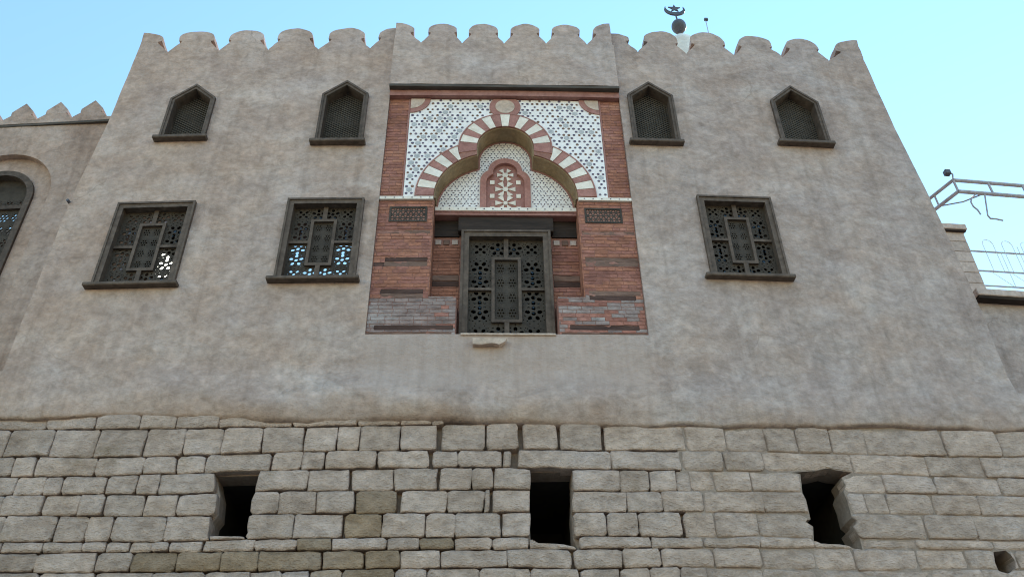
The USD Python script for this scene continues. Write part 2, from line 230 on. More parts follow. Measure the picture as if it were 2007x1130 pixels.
def plaster_wall():
    def grid(nx, nz, left, right, ztop):
        xs = np.linspace(0, 1, nx); V = np.zeros((nz, nx, 3))
        for j, t in enumerate(np.linspace(0, 1, nz)):
            zz = 7.0 + t * (ztop - 7.0); L, R = left(zz), right(zz)
            V[j, :, 0] = L + xs * (R - L); zb = zbot(V[j, :, 0]); V[j, :, 2] = zb + t * (ztop - zb)
        x, z = V[..., 0], V[..., 2]
        y = relief(x, z); h = z - zbot(x)
        q = np.stack([x * 0.55, z * 0, z * 0], -1)
        amp = 0.125 * np.clip(2.3 * (meshkit.fbm(q, 4, 9) - 0.5) + 0.72, 0.22, 1.15)
        soft = np.interp(meshkit.fbm(q * 1.7 + 7, 3, 3), [0.35, 0.65], [0.0, 1.0])
        pa = np.interp(h, [0, 0.04, 0.12, 0.22, 0.36, 0.55, 0.8, 5], [-0.34, 0.12, 0.66, 0.92, 0.80, 0.42, 0.0, 0.0])
        pb = np.interp(h, [0, 0.06, 0.18, 0.32, 0.46, 0.62, 0.85, 5], [-0.30, -0.05, 0.35, 0.74, 0.78, 0.48, 0.0, 0.0])
        y = y - amp * (pa * (1 - soft) + pb * soft) + np.where(h < 0.5, 0.03 * (meshkit.fbm(np.stack([x * 4, z * 0, z * 6], -1), 3, 17) - 0.5), 0)
        V[..., 1] = y
        front = V.reshape(-1, 3); back = front.copy(); back[:, 1] = 0.45
        idx = np.arange(nz * nx).reshape(nz, nx); o = nz * nx
        a, b, c, d = idx[:-1, :-1].ravel(), idx[:-1, 1:].ravel(), idx[1:, 1:].ravel(), idx[1:, :-1].ravel()
        f = [np.stack([a, b, c], 1), np.stack([a, c, d], 1), np.stack([a + o, c + o, b + o], 1), np.stack([a + o, d + o, c + o], 1)]
        def strip(e): return [np.stack([e[:-1], e[:-1] + o, e[1:] + o], 1), np.stack([e[:-1], e[1:] + o, e[1:]], 1)]
        for e in (idx[0, ::1], idx[:, -1], idx[-1, ::-1], idx[::-1, 0]): f += strip(e)
        m = m3.Manifold(m3.Mesh(np.ascontiguousarray(np.vstack([front, back]).astype(np.float32)), np.ascontiguousarray(np.vstack(f).astype(np.uint32))))
        assert m.status() == m3.Error.NoError, m.status()
        return m
    m = grid(190, 112, lambda z: np.interp(z, [7.9, 9.2, 11.2, 13.2, ZR], [low_l, -7.05, -7.03, -6.89, top_l]), lambda z: np.interp(z, [7.6, 9.75, 11.06, 13.2, ZR], [low_r, 7.76, 7.70, 7.53, top_r]), ZR)
    skirts = [grid(30, 14, lambda z: -9.2, lambda z: low_l - 0.001, 7.97), grid(30, 10, lambda z: low_r + 0.001, lambda z: 10.0, 7.62)]
    cuts = [bx(x0 + 0.05, x1 - 0.05, -1, 1, z0 + 0.03, z1 - 0.05) for x0, x1, z0, z1 in GRILLE]
    for x0, x1, z0, zs, za in POINTED:
        cuts.append(ext(poly([(x0 + .05, z0 + .03), (x1 - .05, z0 + .03), (x1 - .05, zs - .03), ((x0 + x1) / 2, za - .06), (x0 + .05, zs - .03)]), -1, 1))
    cuts.append(bx(C - 2.12, C + 2.12, -1, 1, 8.49, 13.83))
    return [m - m3.Manifold.batch_boolean(cuts, m3.OpType.Add)] + skirts
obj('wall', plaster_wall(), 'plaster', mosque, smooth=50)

def merlon_profile(x0, x1, apex=None, h=0.63):
    """Half-round headed merlon on sloping shoulders, standing between two gaps; apex at one end makes a cut half."""
    out = []
    def half(w):                                            # from the gap inwards to the apex, w = half width
        p = [(w - 0.012, 0.001), (w - 0.014, 0.025), (0.60 * w, 0.255), (0.585 * w, 0.30), (0.70 * w, 0.315), (0.70 * w, 0.395)]
        a, b = 0.70 * w, h - 0.395
        t = np.radians(np.linspace(8, 90, 9)); p += [(a * math.cos(q) ** 1.08 if q < 1.5707 else 0, 0.395 + b * math.sin(q)) for q in t]
        return p
    if apex is None:
        c, w = (x0 + x1) / 2, (x1 - x0) / 2; hp = half(w)
        out = [(c + a, ZR + b) for a, b in hp] + [(c - a, ZR + b) for a, b in hp[-2::-1]]
    elif apex == 'left':
        hp = half(x1 - x0); out = [(x0 + a, ZR + b) for a, b in hp] + [(x0, ZR + 0.001)]
    else:
        hp = half(x1 - x0); out = [(x1 - a, ZR + b) for a, b in hp] + [(x1, ZR + 0.001)]
    return Polygon(out).buffer(0)
def merlon(x0, x1, apex=None, y0=0.0, h=0.63, label=None):
    jx = rng.uniform(-.012, .012)
    p = merlon_profile(x0, x1, apex, h + rng.uniform(-.035, .03))
    p = affinity.skew(p, rng.uniform(-1.8, 1.8), 0, origin=((x0 + x1) / 2, ZR)) if apex is None else p
    core = ext(p, y0, y0 + 0.34).refine_to_length(0.09)
    t = tm(core); v = np.array(t.vertices); n = meshkit.fbm(v * 4.0, 2, 3) - 0.5
    k = np.clip((v[:, 2] - ZR) / 0.08, 0, 1)
    v[:, 1] += np.where(v[:, 1] < y0 + .17, relief(v[:, 0], v[:, 2], 1 if y0 == 0 else 31), 0) + 0.012 * n * k; v[:, 0] += 0.045 * k * (meshkit.fbm(v * 4.5, 3, 6) - 0.5); v[:, 2] += 0.06 * k * (meshkit.fbm(v * 4.5, 3, 8) - 0.5)
    obj('merlon', trimesh.Trimesh(v, t.faces, process=False), 'plaster', mosque, smooth=40, label=label)
merlon(-6.84, -6.24, 'left', label='half merlon at the left corner of the roofline')
gl = [-6.24, -5.25, -4.29, -3.32, -2.32]
for a, b in zip(gl[:-1], gl[1:]): merlon(a, b)
merlon(-2.32, -1.85, 'right')
gr = [2.88, 3.84, 4.80, 5.76, 6.70]
merlon(2.36, 2.88, 'left', h=0.5)
for a, b in zip(gr[:-1], gr[1:]): merlon(a, b, h=0.66)
merlon(6.70, 7.44, 'right', h=0.70, label='half merlon at the right corner of the roofline')
YB = -0.13
gc = [-1.33, -0.54, 0.27, 1.08, 1.87]
merlon(-1.845, -1.33, 'left', y0=YB)
for a, b in zip(gc[:-1], gc[1:]): merlon(a, b, y0=YB, h=0.61)
merlon(1.87, 2.36, 'right', y0=YB, h=0.64)
# projecting bay above the portal, with the dark ledge along its foot
def bumpy(man, amp=0.02, fr=2.0, seed=4):
    t = tm(man); v = np.array(t.vertices); v[:, 1] += amp * (meshkit.fbm(v * fr, 3, seed) - 0.5); return trimesh.Trimesh(v, t.faces, process=False)
def bay():
    t = tm(bx(-1.845, 2.385, YB, 0.2, 13.87, ZR + 0.0005, 0.12)); v = np.array(t.vertices)
    v[:, 1] += np.where(v[:, 1] < YB + .01, relief(v[:, 0], v[:, 2], 31), 0); return trimesh.Trimesh(v, t.faces, process=False)
obj('projecting_bay', bay(), 'plaster', mosque, smooth=40)
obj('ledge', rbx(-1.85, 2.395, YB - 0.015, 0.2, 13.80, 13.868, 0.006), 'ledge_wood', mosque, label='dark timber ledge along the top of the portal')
# closed body behind the front, so that the openings look into unlit rooms
roof_plan = rect(-6.9, 7.45, 0.3, 9.0).difference(poly([(-5.3, 5.25), (-2.3, 5.25), (-2.6, 8.85), (-6.4, 8.85)]))   # opening added at the back left so sky shows through a window
rm = m3.CrossSection(rings(roof_plan), m3.FillRule.EvenOdd).extrude(0.2).translate((0, 0, 14.5)).refine_to_length(1.2)
obj('roof', rm, 'plaster', mosque)
obj('side_wall', bx(-6.85, -6.5, 0.445, 9.0, 7.0, 14.95, 1.5), 'plaster', mosque)
obj('side_wall', bx(7.1, 7.4, 0.445, 9.0, 7.0, 14.95, 1.5), 'plaster', mosque)
obj('back_wall', bx(-6.85, 7.4, 9.0, 9.3, 6.0, 14.95, 1.2), 'plaster', mosque)
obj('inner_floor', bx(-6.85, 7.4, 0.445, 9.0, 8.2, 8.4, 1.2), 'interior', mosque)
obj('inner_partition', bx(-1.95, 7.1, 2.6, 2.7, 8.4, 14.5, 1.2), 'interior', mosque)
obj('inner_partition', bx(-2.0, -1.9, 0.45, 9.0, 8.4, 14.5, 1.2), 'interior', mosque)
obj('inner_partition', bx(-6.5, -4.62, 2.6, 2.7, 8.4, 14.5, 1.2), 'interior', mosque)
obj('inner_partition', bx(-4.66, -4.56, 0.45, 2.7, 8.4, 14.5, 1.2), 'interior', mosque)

# ---- pierced grille windows
def motif(cx, cz, s, n=6, rot=0.0, sq=1.0):
    h = []
    hexa = Polygon(arc(0, 0, 0.20, 0, 360, 7)[:-1]); h.append(hexa)
    for k in range(n):
        a = 2 * math.pi * k / n + rot
        e = affinity.rotate(affinity.scale(Polygon(arc(0, 0, 1, 0, 360, 8)[:-1]), 0.225, 0.18), math.degrees(a), origin=(0, 0))
        h.append(affinity.translate(e, 0.48 * math.cos(a), 0.48 * math.sin(a)))
        b = a + math.pi / n
        d = affinity.rotate(Polygon([(-.13, 0), (0, -.055), (.13, 0), (0, .055)]), math.degrees(b) + 90, origin=(0, 0))
        h.append(affinity.translate(d, 0.74 * math.cos(b), 0.74 * math.sin(b)))
        e2 = affinity.rotate(Polygon([(-.08, 0), (0, -.07), (.08, 0), (0, .07)]), math.degrees(a), origin=(0, 0))
        h.append(affinity.translate(e2, 0.90 * math.cos(a), 0.90 * math.sin(a)))
        for db in (-.30, .30):
            e3 = affinity.rotate(Polygon([(-.075, 0), (0, -.045), (.075, 0), (0, .045)]), math.degrees(a + db) + 90, origin=(0, 0))
            h.append(affinity.translate(e3, 1.02 * math.cos(a + db), 1.02 * math.sin(a + db)))
    return [affinity.translate(affinity.scale(q, s, s * sq, origin=(0, 0)), cx, cz) for q in h]
def grille(parent_name, x0, x1, z0, z1, fw, yf, sill, label, panes, mname='grille_wood', depth=0.13):
    fr = rect(x0, x1, z0, z1).difference(rect(x0 + fw, x1 - fw, z0 + fw * (0.35 if sill else 0.25), z1 - fw))
    outer = ext(fr, yf, yf + 0.24)
    lip = fw * 0.28                                          # a raised moulding round the outside
    fr2 = rect(x0 - .004, x1 + .004, z0, z1 + .004).difference(rect(x0 + lip, x1 - lip, z0 - 1, z1 - lip))
    w = obj(parent_name, [outer, ext(fr2, yf - 0.018, yf + 0.05)], mname, mosque, label=label)
    if sill: obj('sill', rbx(x0 - 0.10, x1 + 0.07, yf - 0.085, yf + 0.12, z0 - 0.065, z0 - 0.002, 0.012), mname, w)
    ix0, ix1, iz0, iz1 = x0 + fw, x1 - fw, z0 + fw * (0.35 if sill else 0.25), z1 - fw
    cx, cz = (ix0 + ix1) / 2, (iz0 + iz1) / 2; W_, H_ = ix1 - ix0, iz1 - iz0
    yp = yf + depth; bar = 0.05
    cw, ch = W_ * 0.155, H_ * 0.285                          # half size of the centre panel
    cf = rect(cx - cw - bar, cx + cw + bar, cz - ch - bar, cz + ch + bar).difference(rect(cx - cw, cx + cw, cz - ch, cz + ch))
    obj('centre_frame', ext(cf, yp - 0.045, yp + 0.02), mname, w)
    hb = bar * 0.5
    for a, b in ((ix0, cx - cw - bar), (cx + cw + bar, ix1)): obj('rail', bx(a, b, yp - 0.042, yp + 0.02, cz - hb, cz + hb), mname, w)
    for a, b in ((iz0, cz - ch - bar), (cz + ch + bar, iz1)): obj('rail', bx(cx - hb - .012, cx + hb + .012, yp - 0.042, yp + 0.02, a, b), mname, w)
    for sx in (-1, 1):
        for sz in (-1, 1):
            xa, xb = sorted((cx + sx * hb, cx + sx * W_ / 2)); za, zb = sorted((cz + sz * hb, cz + sz * H_ / 2))
            L = rect(xa, xb, za, zb).difference(rect(cx - cw - bar, cx + cw + bar, cz - ch - bar, cz + ch + bar))
            aw = (W_ / 2 - cw - bar); ah = (H_ / 2 - ch - bar)
            ax, az = cx + sx * (W_ / 2 - aw / 2), cz + sz * (H_ / 2 - ah / 2)
            s = aw * 0.52; vl = H_ / 2 - ah                  # length of the upright arm below the corner
            holes = motif(ax, cz + sz * vl * 0.22, s * 1.02, 5, sz * math.pi / 2) + motif(ax, cz + sz * vl * 0.70, s * 1.02, 5, -sz * math.pi / 2)
            holes += motif(ax, az, s * 0.85, 4, math.pi / 4) + motif(cx + sx * (W_ / 2 - aw) * 0.56, az, s * 0.98, 5, math.pi / 2)
            L = L.difference(unary_union(holes).intersection(L.buffer(-0.012)))
            obj('pierced_panel', ext(L, yp, yp + 0.02), 'tracery_wood', w)
    cp = rect(cx - cw, cx + cw, cz - ch, cz + ch); hs = []
    nz = 4
    for i in range(nz):
        for sx in (-1, 1): hs += motif(cx + sx * cw * 0.5, cz - ch + (i + 0.5) * 2 * ch / nz, cw * 0.44, 6, 0, (ch / nz) / (cw * 0.5) * 0.98)
    obj('centre_panel', ext(cp.difference(unary_union(hs).intersection(cp.buffer(-0.008))), yp + 0.003, yp + 0.02), 'tracery_wood', w)
    obj('backboard', bx(cx - cw - .02, cx + cw + .02, yp + 0.03, yp + 0.042, cz - ch - .02, cz + ch + .02), 'interior', w)  # added to block the sky light behind the centre panel
    # glass in four lights behind the tracery
    for i, (sx, sz) in enumerate(((-1, -1), (1, -1), (-1, 1), (1, 1))):
        xa, xb = sorted((cx + sx * 0.006, cx + sx * W_ / 2)); za, zb = sorted((cz + sz * 0.006, cz + sz * H_ / 2))
        obj('pane', bx(xa, xb, yp + 0.05, yp + 0.056, za, zb), panes[i], w)
P_ = M_ = 'pane_plain'
mat('glint_glow', {'c': ('color', {'value': (1.0, 0.97, 0.84)}), 'p': ('principled_bsdf', {'base_color': (0.8, 0.8, 0.75), 'emission_strength': 2.6})}, [('c.color', 'p.emission_color')])  # glow added behind the leftmost window, source guessed
lq = F3(317, 521, 0.95)
lamp = trimesh.creation.icosphere(subdivisions=2, radius=0.17); lamp.apply_scale([1, 1, 1.35]); lamp.apply_translation(lq)  # glowing ball added to brighten the window at lower right
lr = obj('lamp', lamp, 'glint_glow', mosque, label='glowing ball added inside the leftmost square window for a bright glint', smooth=True)
obj('lamp_rod', tube([lq + [0, 0, .2], (lq[0], lq[1], 14.45)], .012, 6), 'metal_dark', lr)
grille('grille_window', *GRILLE[0], 0.11, -0.05, True, 'pierced square window nearest the left corner, added glow behind it at lower right', (P_, M_, P_, P_))
grille('grille_window', *GRILLE[1], 0.11, -0.05, True, 'pierced square window just left of the portal, sky let through it by an added roof opening', (M_, M_, P_, P_))
grille('grille_window', *GRILLE[2], 0.11, -0.05, True, 'pierced square window right of the portal, dark behind', (P_, P_, P_, P_))

# ---- pointed lattice windows
def pent(x0, x1, z0, zs, za, d):
    sl = math.atan2(za - zs, (x1 - x0) / 2); k = d / math.cos(sl)
    xx0, xx1 = x0 + d, x1 - d
    zz = zs - k + math.tan(sl) * d
    return poly([(xx0, z0 + d * 0.4), (xx1, z0 + d * 0.4), (xx1, zz), ((x0 + x1) / 2, za - k), (xx0, zz)])
for x0, x1, z0, zs, za in POINTED:
    fw = 0.082; yf = -0.05
    o = poly([(x0, z0), (x1, z0), (x1, zs), ((x0 + x1) / 2, za), (x0, zs)]); inn = pent(x0, x1, z0, zs, za, fw)
    lip = pent(x0, x1, z0 - 0.05, zs, za, 0.035)
    w = obj('pointed_window', [ext(o.difference(inn), yf, yf + 0.26), ext(o.buffer(0.004).difference(lip), yf - 0.016, yf + 0.04)], 'grille_wood', mosque)
    obj('sill', rbx(x0 - 0.08, x1 + 0.05, yf - 0.08, yf + 0.12, z0 - 0.075, z0 - 0.002, 0.012), 'grille_wood', w)
    lat = []
    cx, cz = (x0 + x1) / 2, (z0 + za) / 2; stp, hw = 0.044, 0.0066
    for sgn, yy in ((1, 0.15), (-1, 0.158)):
        ln = [LineString([(cx - 2, cz + k * stp * 1.25 - sgn * 2 * 0.62), (cx + 2, cz + k * stp * 1.25 + sgn * 2 * 0.62)]).buffer(hw * (1.35 if sgn < 0 else 0.55), cap_style=2) for k in range(-48, 49)]
        lat.append(ext(unary_union([q.intersection(inn) for q in ln if q.intersects(inn)]), yy, yy + 0.009))
    obj('lattice', lat, 'lattice_wood', w)
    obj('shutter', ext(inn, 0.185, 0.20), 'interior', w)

# ---- portal: brick panel with trefoil niche
def U(p): return affinity.translate(p, C, 0)
YBK = 0.055                                                 # brick face
lobe = lambda ru, rl, drop: unary_union([Point(0, 12.43).buffer(ru, 24).union(rect(-ru, ru, 12.43 - drop, 12.43)), Point(.22, 11.28).buffer(rl, 32), Point(-.22, 11.28).buffer(rl, 32)]).intersection(rect(-3, 3, 11.24, 14))
opening_up = lobe(0.50, 0.995, 0.22); ring_out = lobe(0.83, 1.32, 0.10)
opening = opening_up.union(rect(-1.215, 1.215, 9.21, 11.26)).union(rect(-0.785, 0.785, 8.4, 9.3))
panel = rect(-2.118, 2.118, 8.492, 13.798)
base = obj('brick_panel', ext(U(panel.difference(opening)), YBK + 0.0045, 0.45, 0.6), 'mortar', mosque)
back = obj('niche_wall', ext(U(rect(-1.25, 1.25, 8.4, 13.1).difference(rect(-0.70, 0.70, 8.45, 10.62))), 0.432, 0.56, 0.6), 'mortar', mosque)
# reveals of the niche
rev = opening_up.buffer(0.0005).difference(rect(-3, 3, 0, 11.2))
shell = rev.difference(rev.buffer(-0.02)).difference(rect(-1.18, 1.18, 11.0, 11.27))
obj('arch_soffit', ext(U(shell), YBK + 0.004, 0.432, 0.3), 'plaster_tan', mosque, smooth=30)
for s in (-1, 1):
    obj('jamb', ext(U(rect(*sorted((s * 1.215, s * 1.20)), 9.215, 11.198)), YBK + 0.006, 0.432, 0.4), 'brick_orange', mosque)
    obj('jamb', ext(U(rect(*sorted((s * 0.785, s * 0.775)), 8.5, 9.205)), YBK + 0.03, 0.432, 0.4), 'mortar', mosque)
    obj('niche_shelf', ext(U(rect(*sorted((s * 0.79, s * 1.20)), 9.195, 9.212)), YBK + 0.02, 0.432, 0.4), 'mortar', mosque)
# timbers in the brickwork
timbers = []
def worn(man, seed, a=0.012):
    """A rough-hewn timber or block: the box with worn, uneven faces."""
    t = tm(man.refine_to_length(0.06)); v = np.array(t.vertices)
    v += a * 2 * (np.stack([meshkit.fbm(v * np.array([5, 9, 16]), 3, seed + k) for k in range(3)], 1) - 0.5) * np.array([1.5, 0.5, 1.0]); return trimesh.Trimesh(v, t.faces, process=False)
def timb(u0, u1, z0, z1, y0=YBK + 0.003, m='timber'):
    timbers.append(rect(u0, u1, z0, z1).buffer(0.001)); obj('timber', worn(bx(C + u0 - .01, C + u1 + .01, y0, y0 + 0.1, z0 - .004, z1 + .004), len(timbers) * 3), m, base)
def F1(y, x=800): return float(F([(x, y)])[0, 1])
zA0, zA1 = F1(517), F1(500); zB0, zB1 = F1(580), F1(564); zC0, zC1 = F1(651), F1(633)
timb(-1.93, -1.26, zA0 + .10, zA1, m='dark_timber'); timb(-1.93, -1.26, zA0, zA0 + .095)
timb(-2.10, -1.94, zA0, zA0 + .07, m='dark_timber')
timb(1.26, 2.10, zA0 + 0.02, zA1 + 0.02)
timb(-1.95, -1.30, zB0 + .09, zB1 + .015, m='dark_timber'); timb(-1.95, -1.30, zB0 + .005, zB0 + .085)
timb(1.28, 2.0, zB0 - 0.02, zB1 - 0.09, m='dark_timber'); timb(1.28, 2.08, zB1 - .085, zB1 + 0.0)
timb(-2.0, -0.82, zC0 + .08, zC1, m='dark_timber'); timb(-2.10, -0.84, zC0 - 0.03, zC0 + .035)
timb(0.95, 2.0, zC0 + .09, zC1 + .01, m='dark_timber'); timb(0.82, 2.10, zC0 - 0.03, zC0 + .035)
for s in (-1, 1): timb(*sorted((s * 1.24, s * 2.10)), 10.46, 10.53, y0=YBK + 0.004)
# carved panels, white courses, field of tiles
field = rect(-1.73, 1.73, 11.245, 13.64)
solid = [field, rect(-2.2, 2.2, 13.64, 13.9), rect(-2.2, 2.2, 11.165, 11.245), rect(-1.94, -1.30, 10.70, 11.04), rect(1.30, 1.94, 10.70, 11.04), opening.buffer(0.002)] + timbers
brick_area = panel.buffer(-0.004).difference(unary_union(solid)).difference(rect(-1.74, 1.74, 11.2, 13.7))
bricks = []
CO, BL = 0.0685, 0.215
def lay(area, y0, y1, z_start, z_end, mname):
    r = int((z_end - z_start) / CO)
    for i in range(r + 1):
        z = z_start + i * CO; off = (i % 2) * BL / 2 + rng.uniform(-.02, .02); x = -2.3 + off
        while x < 2.3:
            L = BL * rng.choice([1, 1, 1, .55, .9]); q = rect(x + .003, x + L - .003, z + .002, z + CO - .0025 - rng.uniform(0, .003)).intersection(area)
            x += L
            for gq in getattr(q, 'geoms', [q]):
                if gq.geom_type == 'Polygon' and gq.area > 0.0012:
                    d = rng.uniform(-.004, .002); gq = affinity.rotate(gq.buffer(-.0012), rng.uniform(-.5, .5))
                    cx_, cz_ = gq.centroid.x, gq.centroid.y
                    mm = mname(cx_, cz_); bricks.append((gq, y0 + d, y1, mm))
def bm(u, z):
    if z < 9.21:
        if u < 0: return 'brick_washed' if u < -1.05 or rng.random() < 0.75 else 'brick'
        return 'brick_washed' if rng.random() < 0.42 else 'brick'
    return 'brick_orange' if rng.random() < 0.45 else 'brick'
lay(brick_area, YBK, YBK + 0.05, 8.495, 13.79, bm)
bricks.sort(key=lambda b: -(b[0].area * (1.6 if b[0].centroid.y < 11.2 else 1.0)))
for gq, y0, y1, mm in bricks[:300]: obj('brick', ext(U(gq), y0, y1), mm, base)
for mm in ('brick', 'brick_orange', 'brick_washed'):
    rest = [ext(U(gq), y0, y1) for gq, y0, y1, m_ in bricks[300:] if m_ == mm]
    if rest: obj('small_bricks', rest, mm, base, kind='stuff')
bricks = []
nich = rect(-1.2, 1.2, 9.215, 10.66).difference(rect(-0.765, 0.765, 8, 10.75))
for s in (-1, 1):
    for z0, z1, m_ in ((F1(545), F1(534), 'dark_timber'), (F1(533), F1(522), 'timber')):
        nich = nich.difference(rect(-1.3, 1.3, z0 + .14, z1 + .15))
        obj('timber', rbx(*sorted((C + s * 0.77, C + s * 1.198)), 0.418, 0.46, z0 + .145, z1 + .145, 0.006), m_, back)
    for k in range(3): obj('timber_block', rbx(*sorted((C + s * (0.80 + k * 0.14), C + s * (0.90 + k * 0.14))), 0.41, 0.46, 10.52, 10.62, 0.006), 'timber' if k % 2 else 'pier_block', back)
    obj('carved_panel', bx(*sorted((C + s * 0.775, C + s * 1.198)), 0.40, 0.46, 10.68, 11.02), 'black_timber', back)
nich = nich.difference(rect(-2, 2, 10.50, 11))
lay(nich, 0.42, 0.45, 9.22, 10.6, lambda u, z: 'brick_orange' if u < 0 or rng.random() < .4 else 'brick')
for gq, y0, y1, mm in bricks: obj('brick', ext(U(gq), y0, y1), mm, back)
# carved dark panels on the piers
def strap(region, step, hw, y0, y1):
    x0, z0, x1, z1 = region.bounds; ls = []
    for ang in (0, 60, 120):
        a = math.radians(ang); d = np.array([math.cos(a), math.sin(a)]); n = np.array([-d[1], d[0]]); c = np.array([(x0 + x1) / 2, (z0 + z1) / 2])
        for k in range(-30, 31):
            p = c + n * k * step; l = LineString([p - 3 * d, p + 3 * d]).buffer(hw, cap_style=2).intersection(region)
            if not l.is_empty: ls.append(l)
    return ext(unary_union(ls), y0, y1)
for s in (-1, 1):
    a, b = sorted((s * 1.31, s * 1.93)); r_ = U(rect(a, b, 10.71, 11.03))
    cpn = obj('carved_panel', ext(r_, YBK + 0.012, YBK + 0.05), 'black_timber', mosque)
    obj('panel_frame', ext(r_.difference(r_.buffer(-0.03)), YBK - 0.01, YBK + 0.03), 'tracery_wood', cpn)
    obj('strapwork', strap(r_.buffer(-0.03), 0.075, 0.008, YBK, YBK + 0.02), 'tracery_wood', cpn)
    # white marble course across the pier
    a, b = sorted((s * 1.218, s * 2.116)); wc = obj('marble_course', rbx(C + a, C + b, YBK - 0.045, YBK + 0.06, 11.172, 11.238, 0.004), 'white_stone', mosque)
    dots = [ext(U(Point(a + 0.1 + k * 0.148, 11.205).buffer(0.011, 2)), YBK - 0.049, YBK - 0.02) for k in range(6)]
    obj('inlay', dots, 'blue_inlay', wc, kind='stuff')
# tile field of the spandrels
spand = field.buffer(-0.004).difference(ring_out.buffer(0.002)).difference(rect(-1.54, 1.54, 11.2, 11.30))
discs = {}
round_ring = Point(0, 13.44).buffer(0.285, 20).intersection(rect(-1, 1, 13.0, 13.642)).difference(ring_out)
corners = [rect(-1.725, 1.725, 13.2, 13.642).intersection(Point(s * 1.725, 13.642).buffer(0.36, 16)) for s in (-1, 1)]
free = spand.difference(round_ring).difference(unary_union(corners))
sp = obj('tile_field', ext(U(free), YBK - 0.012, YBK + 0.06, 0.4), 'white_tile', mosque)
def kagome(region, a, r, jit=0.0):
    out = []; x0, z0, x1, z1 = region.bounds; hgt = a * math.sqrt(3) / 2
    for j in range(-2, int((z1 - z0) / hgt) + 3):
        for i in range(-2, int((x1 - x0) / a) + 3):
            if j % 2 and (i % 2 == (0 if (j // 2) % 2 == 0 else 1)): continue
            out.append((x0 + i * a + (a / 2 if j % 2 else 0) , z0 + j * hgt))
    return out
# star pattern: dots at the mid-edges of a triangular grid, six round each pale star
A = 0.182
def star_dots(region, A, r):
    x0, z0, x1, z1 = region.bounds; H = A * math.sqrt(3) / 2; pts = set(); stars = []
    for j in range(-1, int((z1 - z0) / H) + 2):
        for i in range(-1, int((x1 - x0) / A) + 2):
            x, z = x0 + i * A + (A / 2 if j % 2 else 0), z0 + j * H
            stars.append((x, z))
            for ang in (0, 60, 120):
                pts.add((round(x + A / 2 * math.cos(math.radians(ang)), 4), round(z + A / 2 * math.sin(math.radians(ang)), 4)))
    return sorted(pts), stars
pts, stars = star_dots(free, A, 0.02)
fin = free.buffer(-0.02); r1 = random.Random(3)
dd = {'blue_inlay': [], 'grey_inlay': [], 'timber': []}
for x, z in pts:
    if fin.contains(Point(x, z)):
        k = r1.random(); h = Polygon(arc(x + r1.uniform(-.004, .004), z + r1.uniform(-.004, .004), r1.uniform(.022, .030), 0, 360, 7)[:-1])
        dd['blue_inlay' if k < 0.72 else 'timber'].append(ext(U(h), YBK - 0.0155, YBK + 0.02))
for x, z in stars:
    if fin.buffer(-0.03).contains(Point(x, z)) and r1.random() < 0.33:
        dd['grey_inlay'].append(ext(U(Polygon(arc(x, z, 0.055, 30, 390, 7)[:-1])), YBK - 0.0148, YBK + 0.02))
for k, v in dd.items(): obj('inlay', v, k, sp, kind='stuff')
rb = obj('roundel', ext(U(round_ring), YBK - 0.03, YBK + 0.05), 'red_stone', mosque)
obj('roundel_disc', ext(U(Point(0, 13.44).buffer(0.175, 16)), YBK - 0.036, YBK + 0.02), 'pale_slab', rb)
for s, cq in zip((-1, 1), corners):
    cb = obj('corner_boss', ext(U(cq), YBK - 0.03, YBK + 0.05), 'red_stone', mosque)
    obj('boss_face', ext(U(rect(-1.72, 1.72, 13.2, 13.63).intersection(Point(s * 1.725, 13.642).buffer(0.26, 16))), YBK - 0.036, YBK + 0.02), 'pale_slab', cb)
obj('top_band', bx(C - 2.116, C + 2.116, YBK - 0.10, YBK + 0.1, 13.658, 13.797, 0.5), 'red_stone', mosque)
for s in (-1, 1): obj('edge_strip', ext(U(rect(*sorted((s * 1.73, s * 1.76)), 11.245, 13.64)), YBK - 0.014, YBK + 0.05), 'red_stone', mosque)
# trefoil arch ring with pale and red voussoirs
ring = ring_out.difference(opening_up).difference(rect(-3, 3, 0, 11.243))
rg = obj('trefoil_arch', ext(U(ring), YBK - 0.022, YBK + 0.08), 'mortar', mosque)
upper_zone = Point(0, 12.43).buffer(0.83, 24).union(rect(-.5, .5, 12.2, 12.43)).difference(Point(0, 12.43).buffer(.49))
def wedge(cx, cz, a0, a1, r0, r1):
    n = max(4, int(abs(a1 - a0) / 4))
    return poly(np.vstack([arc(cx, cz, r0, a0, a1, n), arc(cx, cz, r1, a1, a0, n)]))
up = ring.intersection(Point(0, 12.43).buffer(0.83, 24))
lows = {s: ring.difference(Point(0, 12.43).buffer(0.833, 24)).intersection(rect(*sorted((0, s * 3)), 11, 14)) for s in (-1, 1)}
def vous(zone, cx, cz, r0, r1, edges, whites):
    for (a0, a1) in whites:
        q = wedge(cx, cz, a0, a1, r0 - .02, r1 - 0.03).intersection(zone.buffer(-0.004))
        if q.area > 1e-4: obj('pale_voussoir', ext(U(q), YBK - 0.034, YBK + 0.01), 'white_stone', rg)
    cuts = [edges[0]] + [x for w in whites for x in w] + [edges[1]]
    for a0, a1 in zip(cuts[0::2], cuts[1::2]):
        q = wedge(cx, cz, a0 + .5, a1 - .5, r0 - .02, r1 - 0.026).intersection(zone.buffer(-0.004))
        if q.area > 1e-4: obj('red_voussoir', ext(U(q), YBK - 0.031, YBK + 0.01), 'red_stone', rg)
    q = wedge(cx, cz, edges[0], edges[1], r1 - 0.024, r1 + .05).intersection(zone.buffer(-0.002))
    for _g in [q]: obj('arch_rim', ext(U(_g), YBK - 0.036, YBK + 0.01), 'red_stone', rg)
vous(up, 0, 12.43, .5, .83, (-12, 192), [(a - 6.3, a + 6.3) for a in (14, 39, 64, 90, 116, 141, 166)])
wl = [(a - 3.9, a + 3.9) for a in (12, 27, 42, 57, 72)]
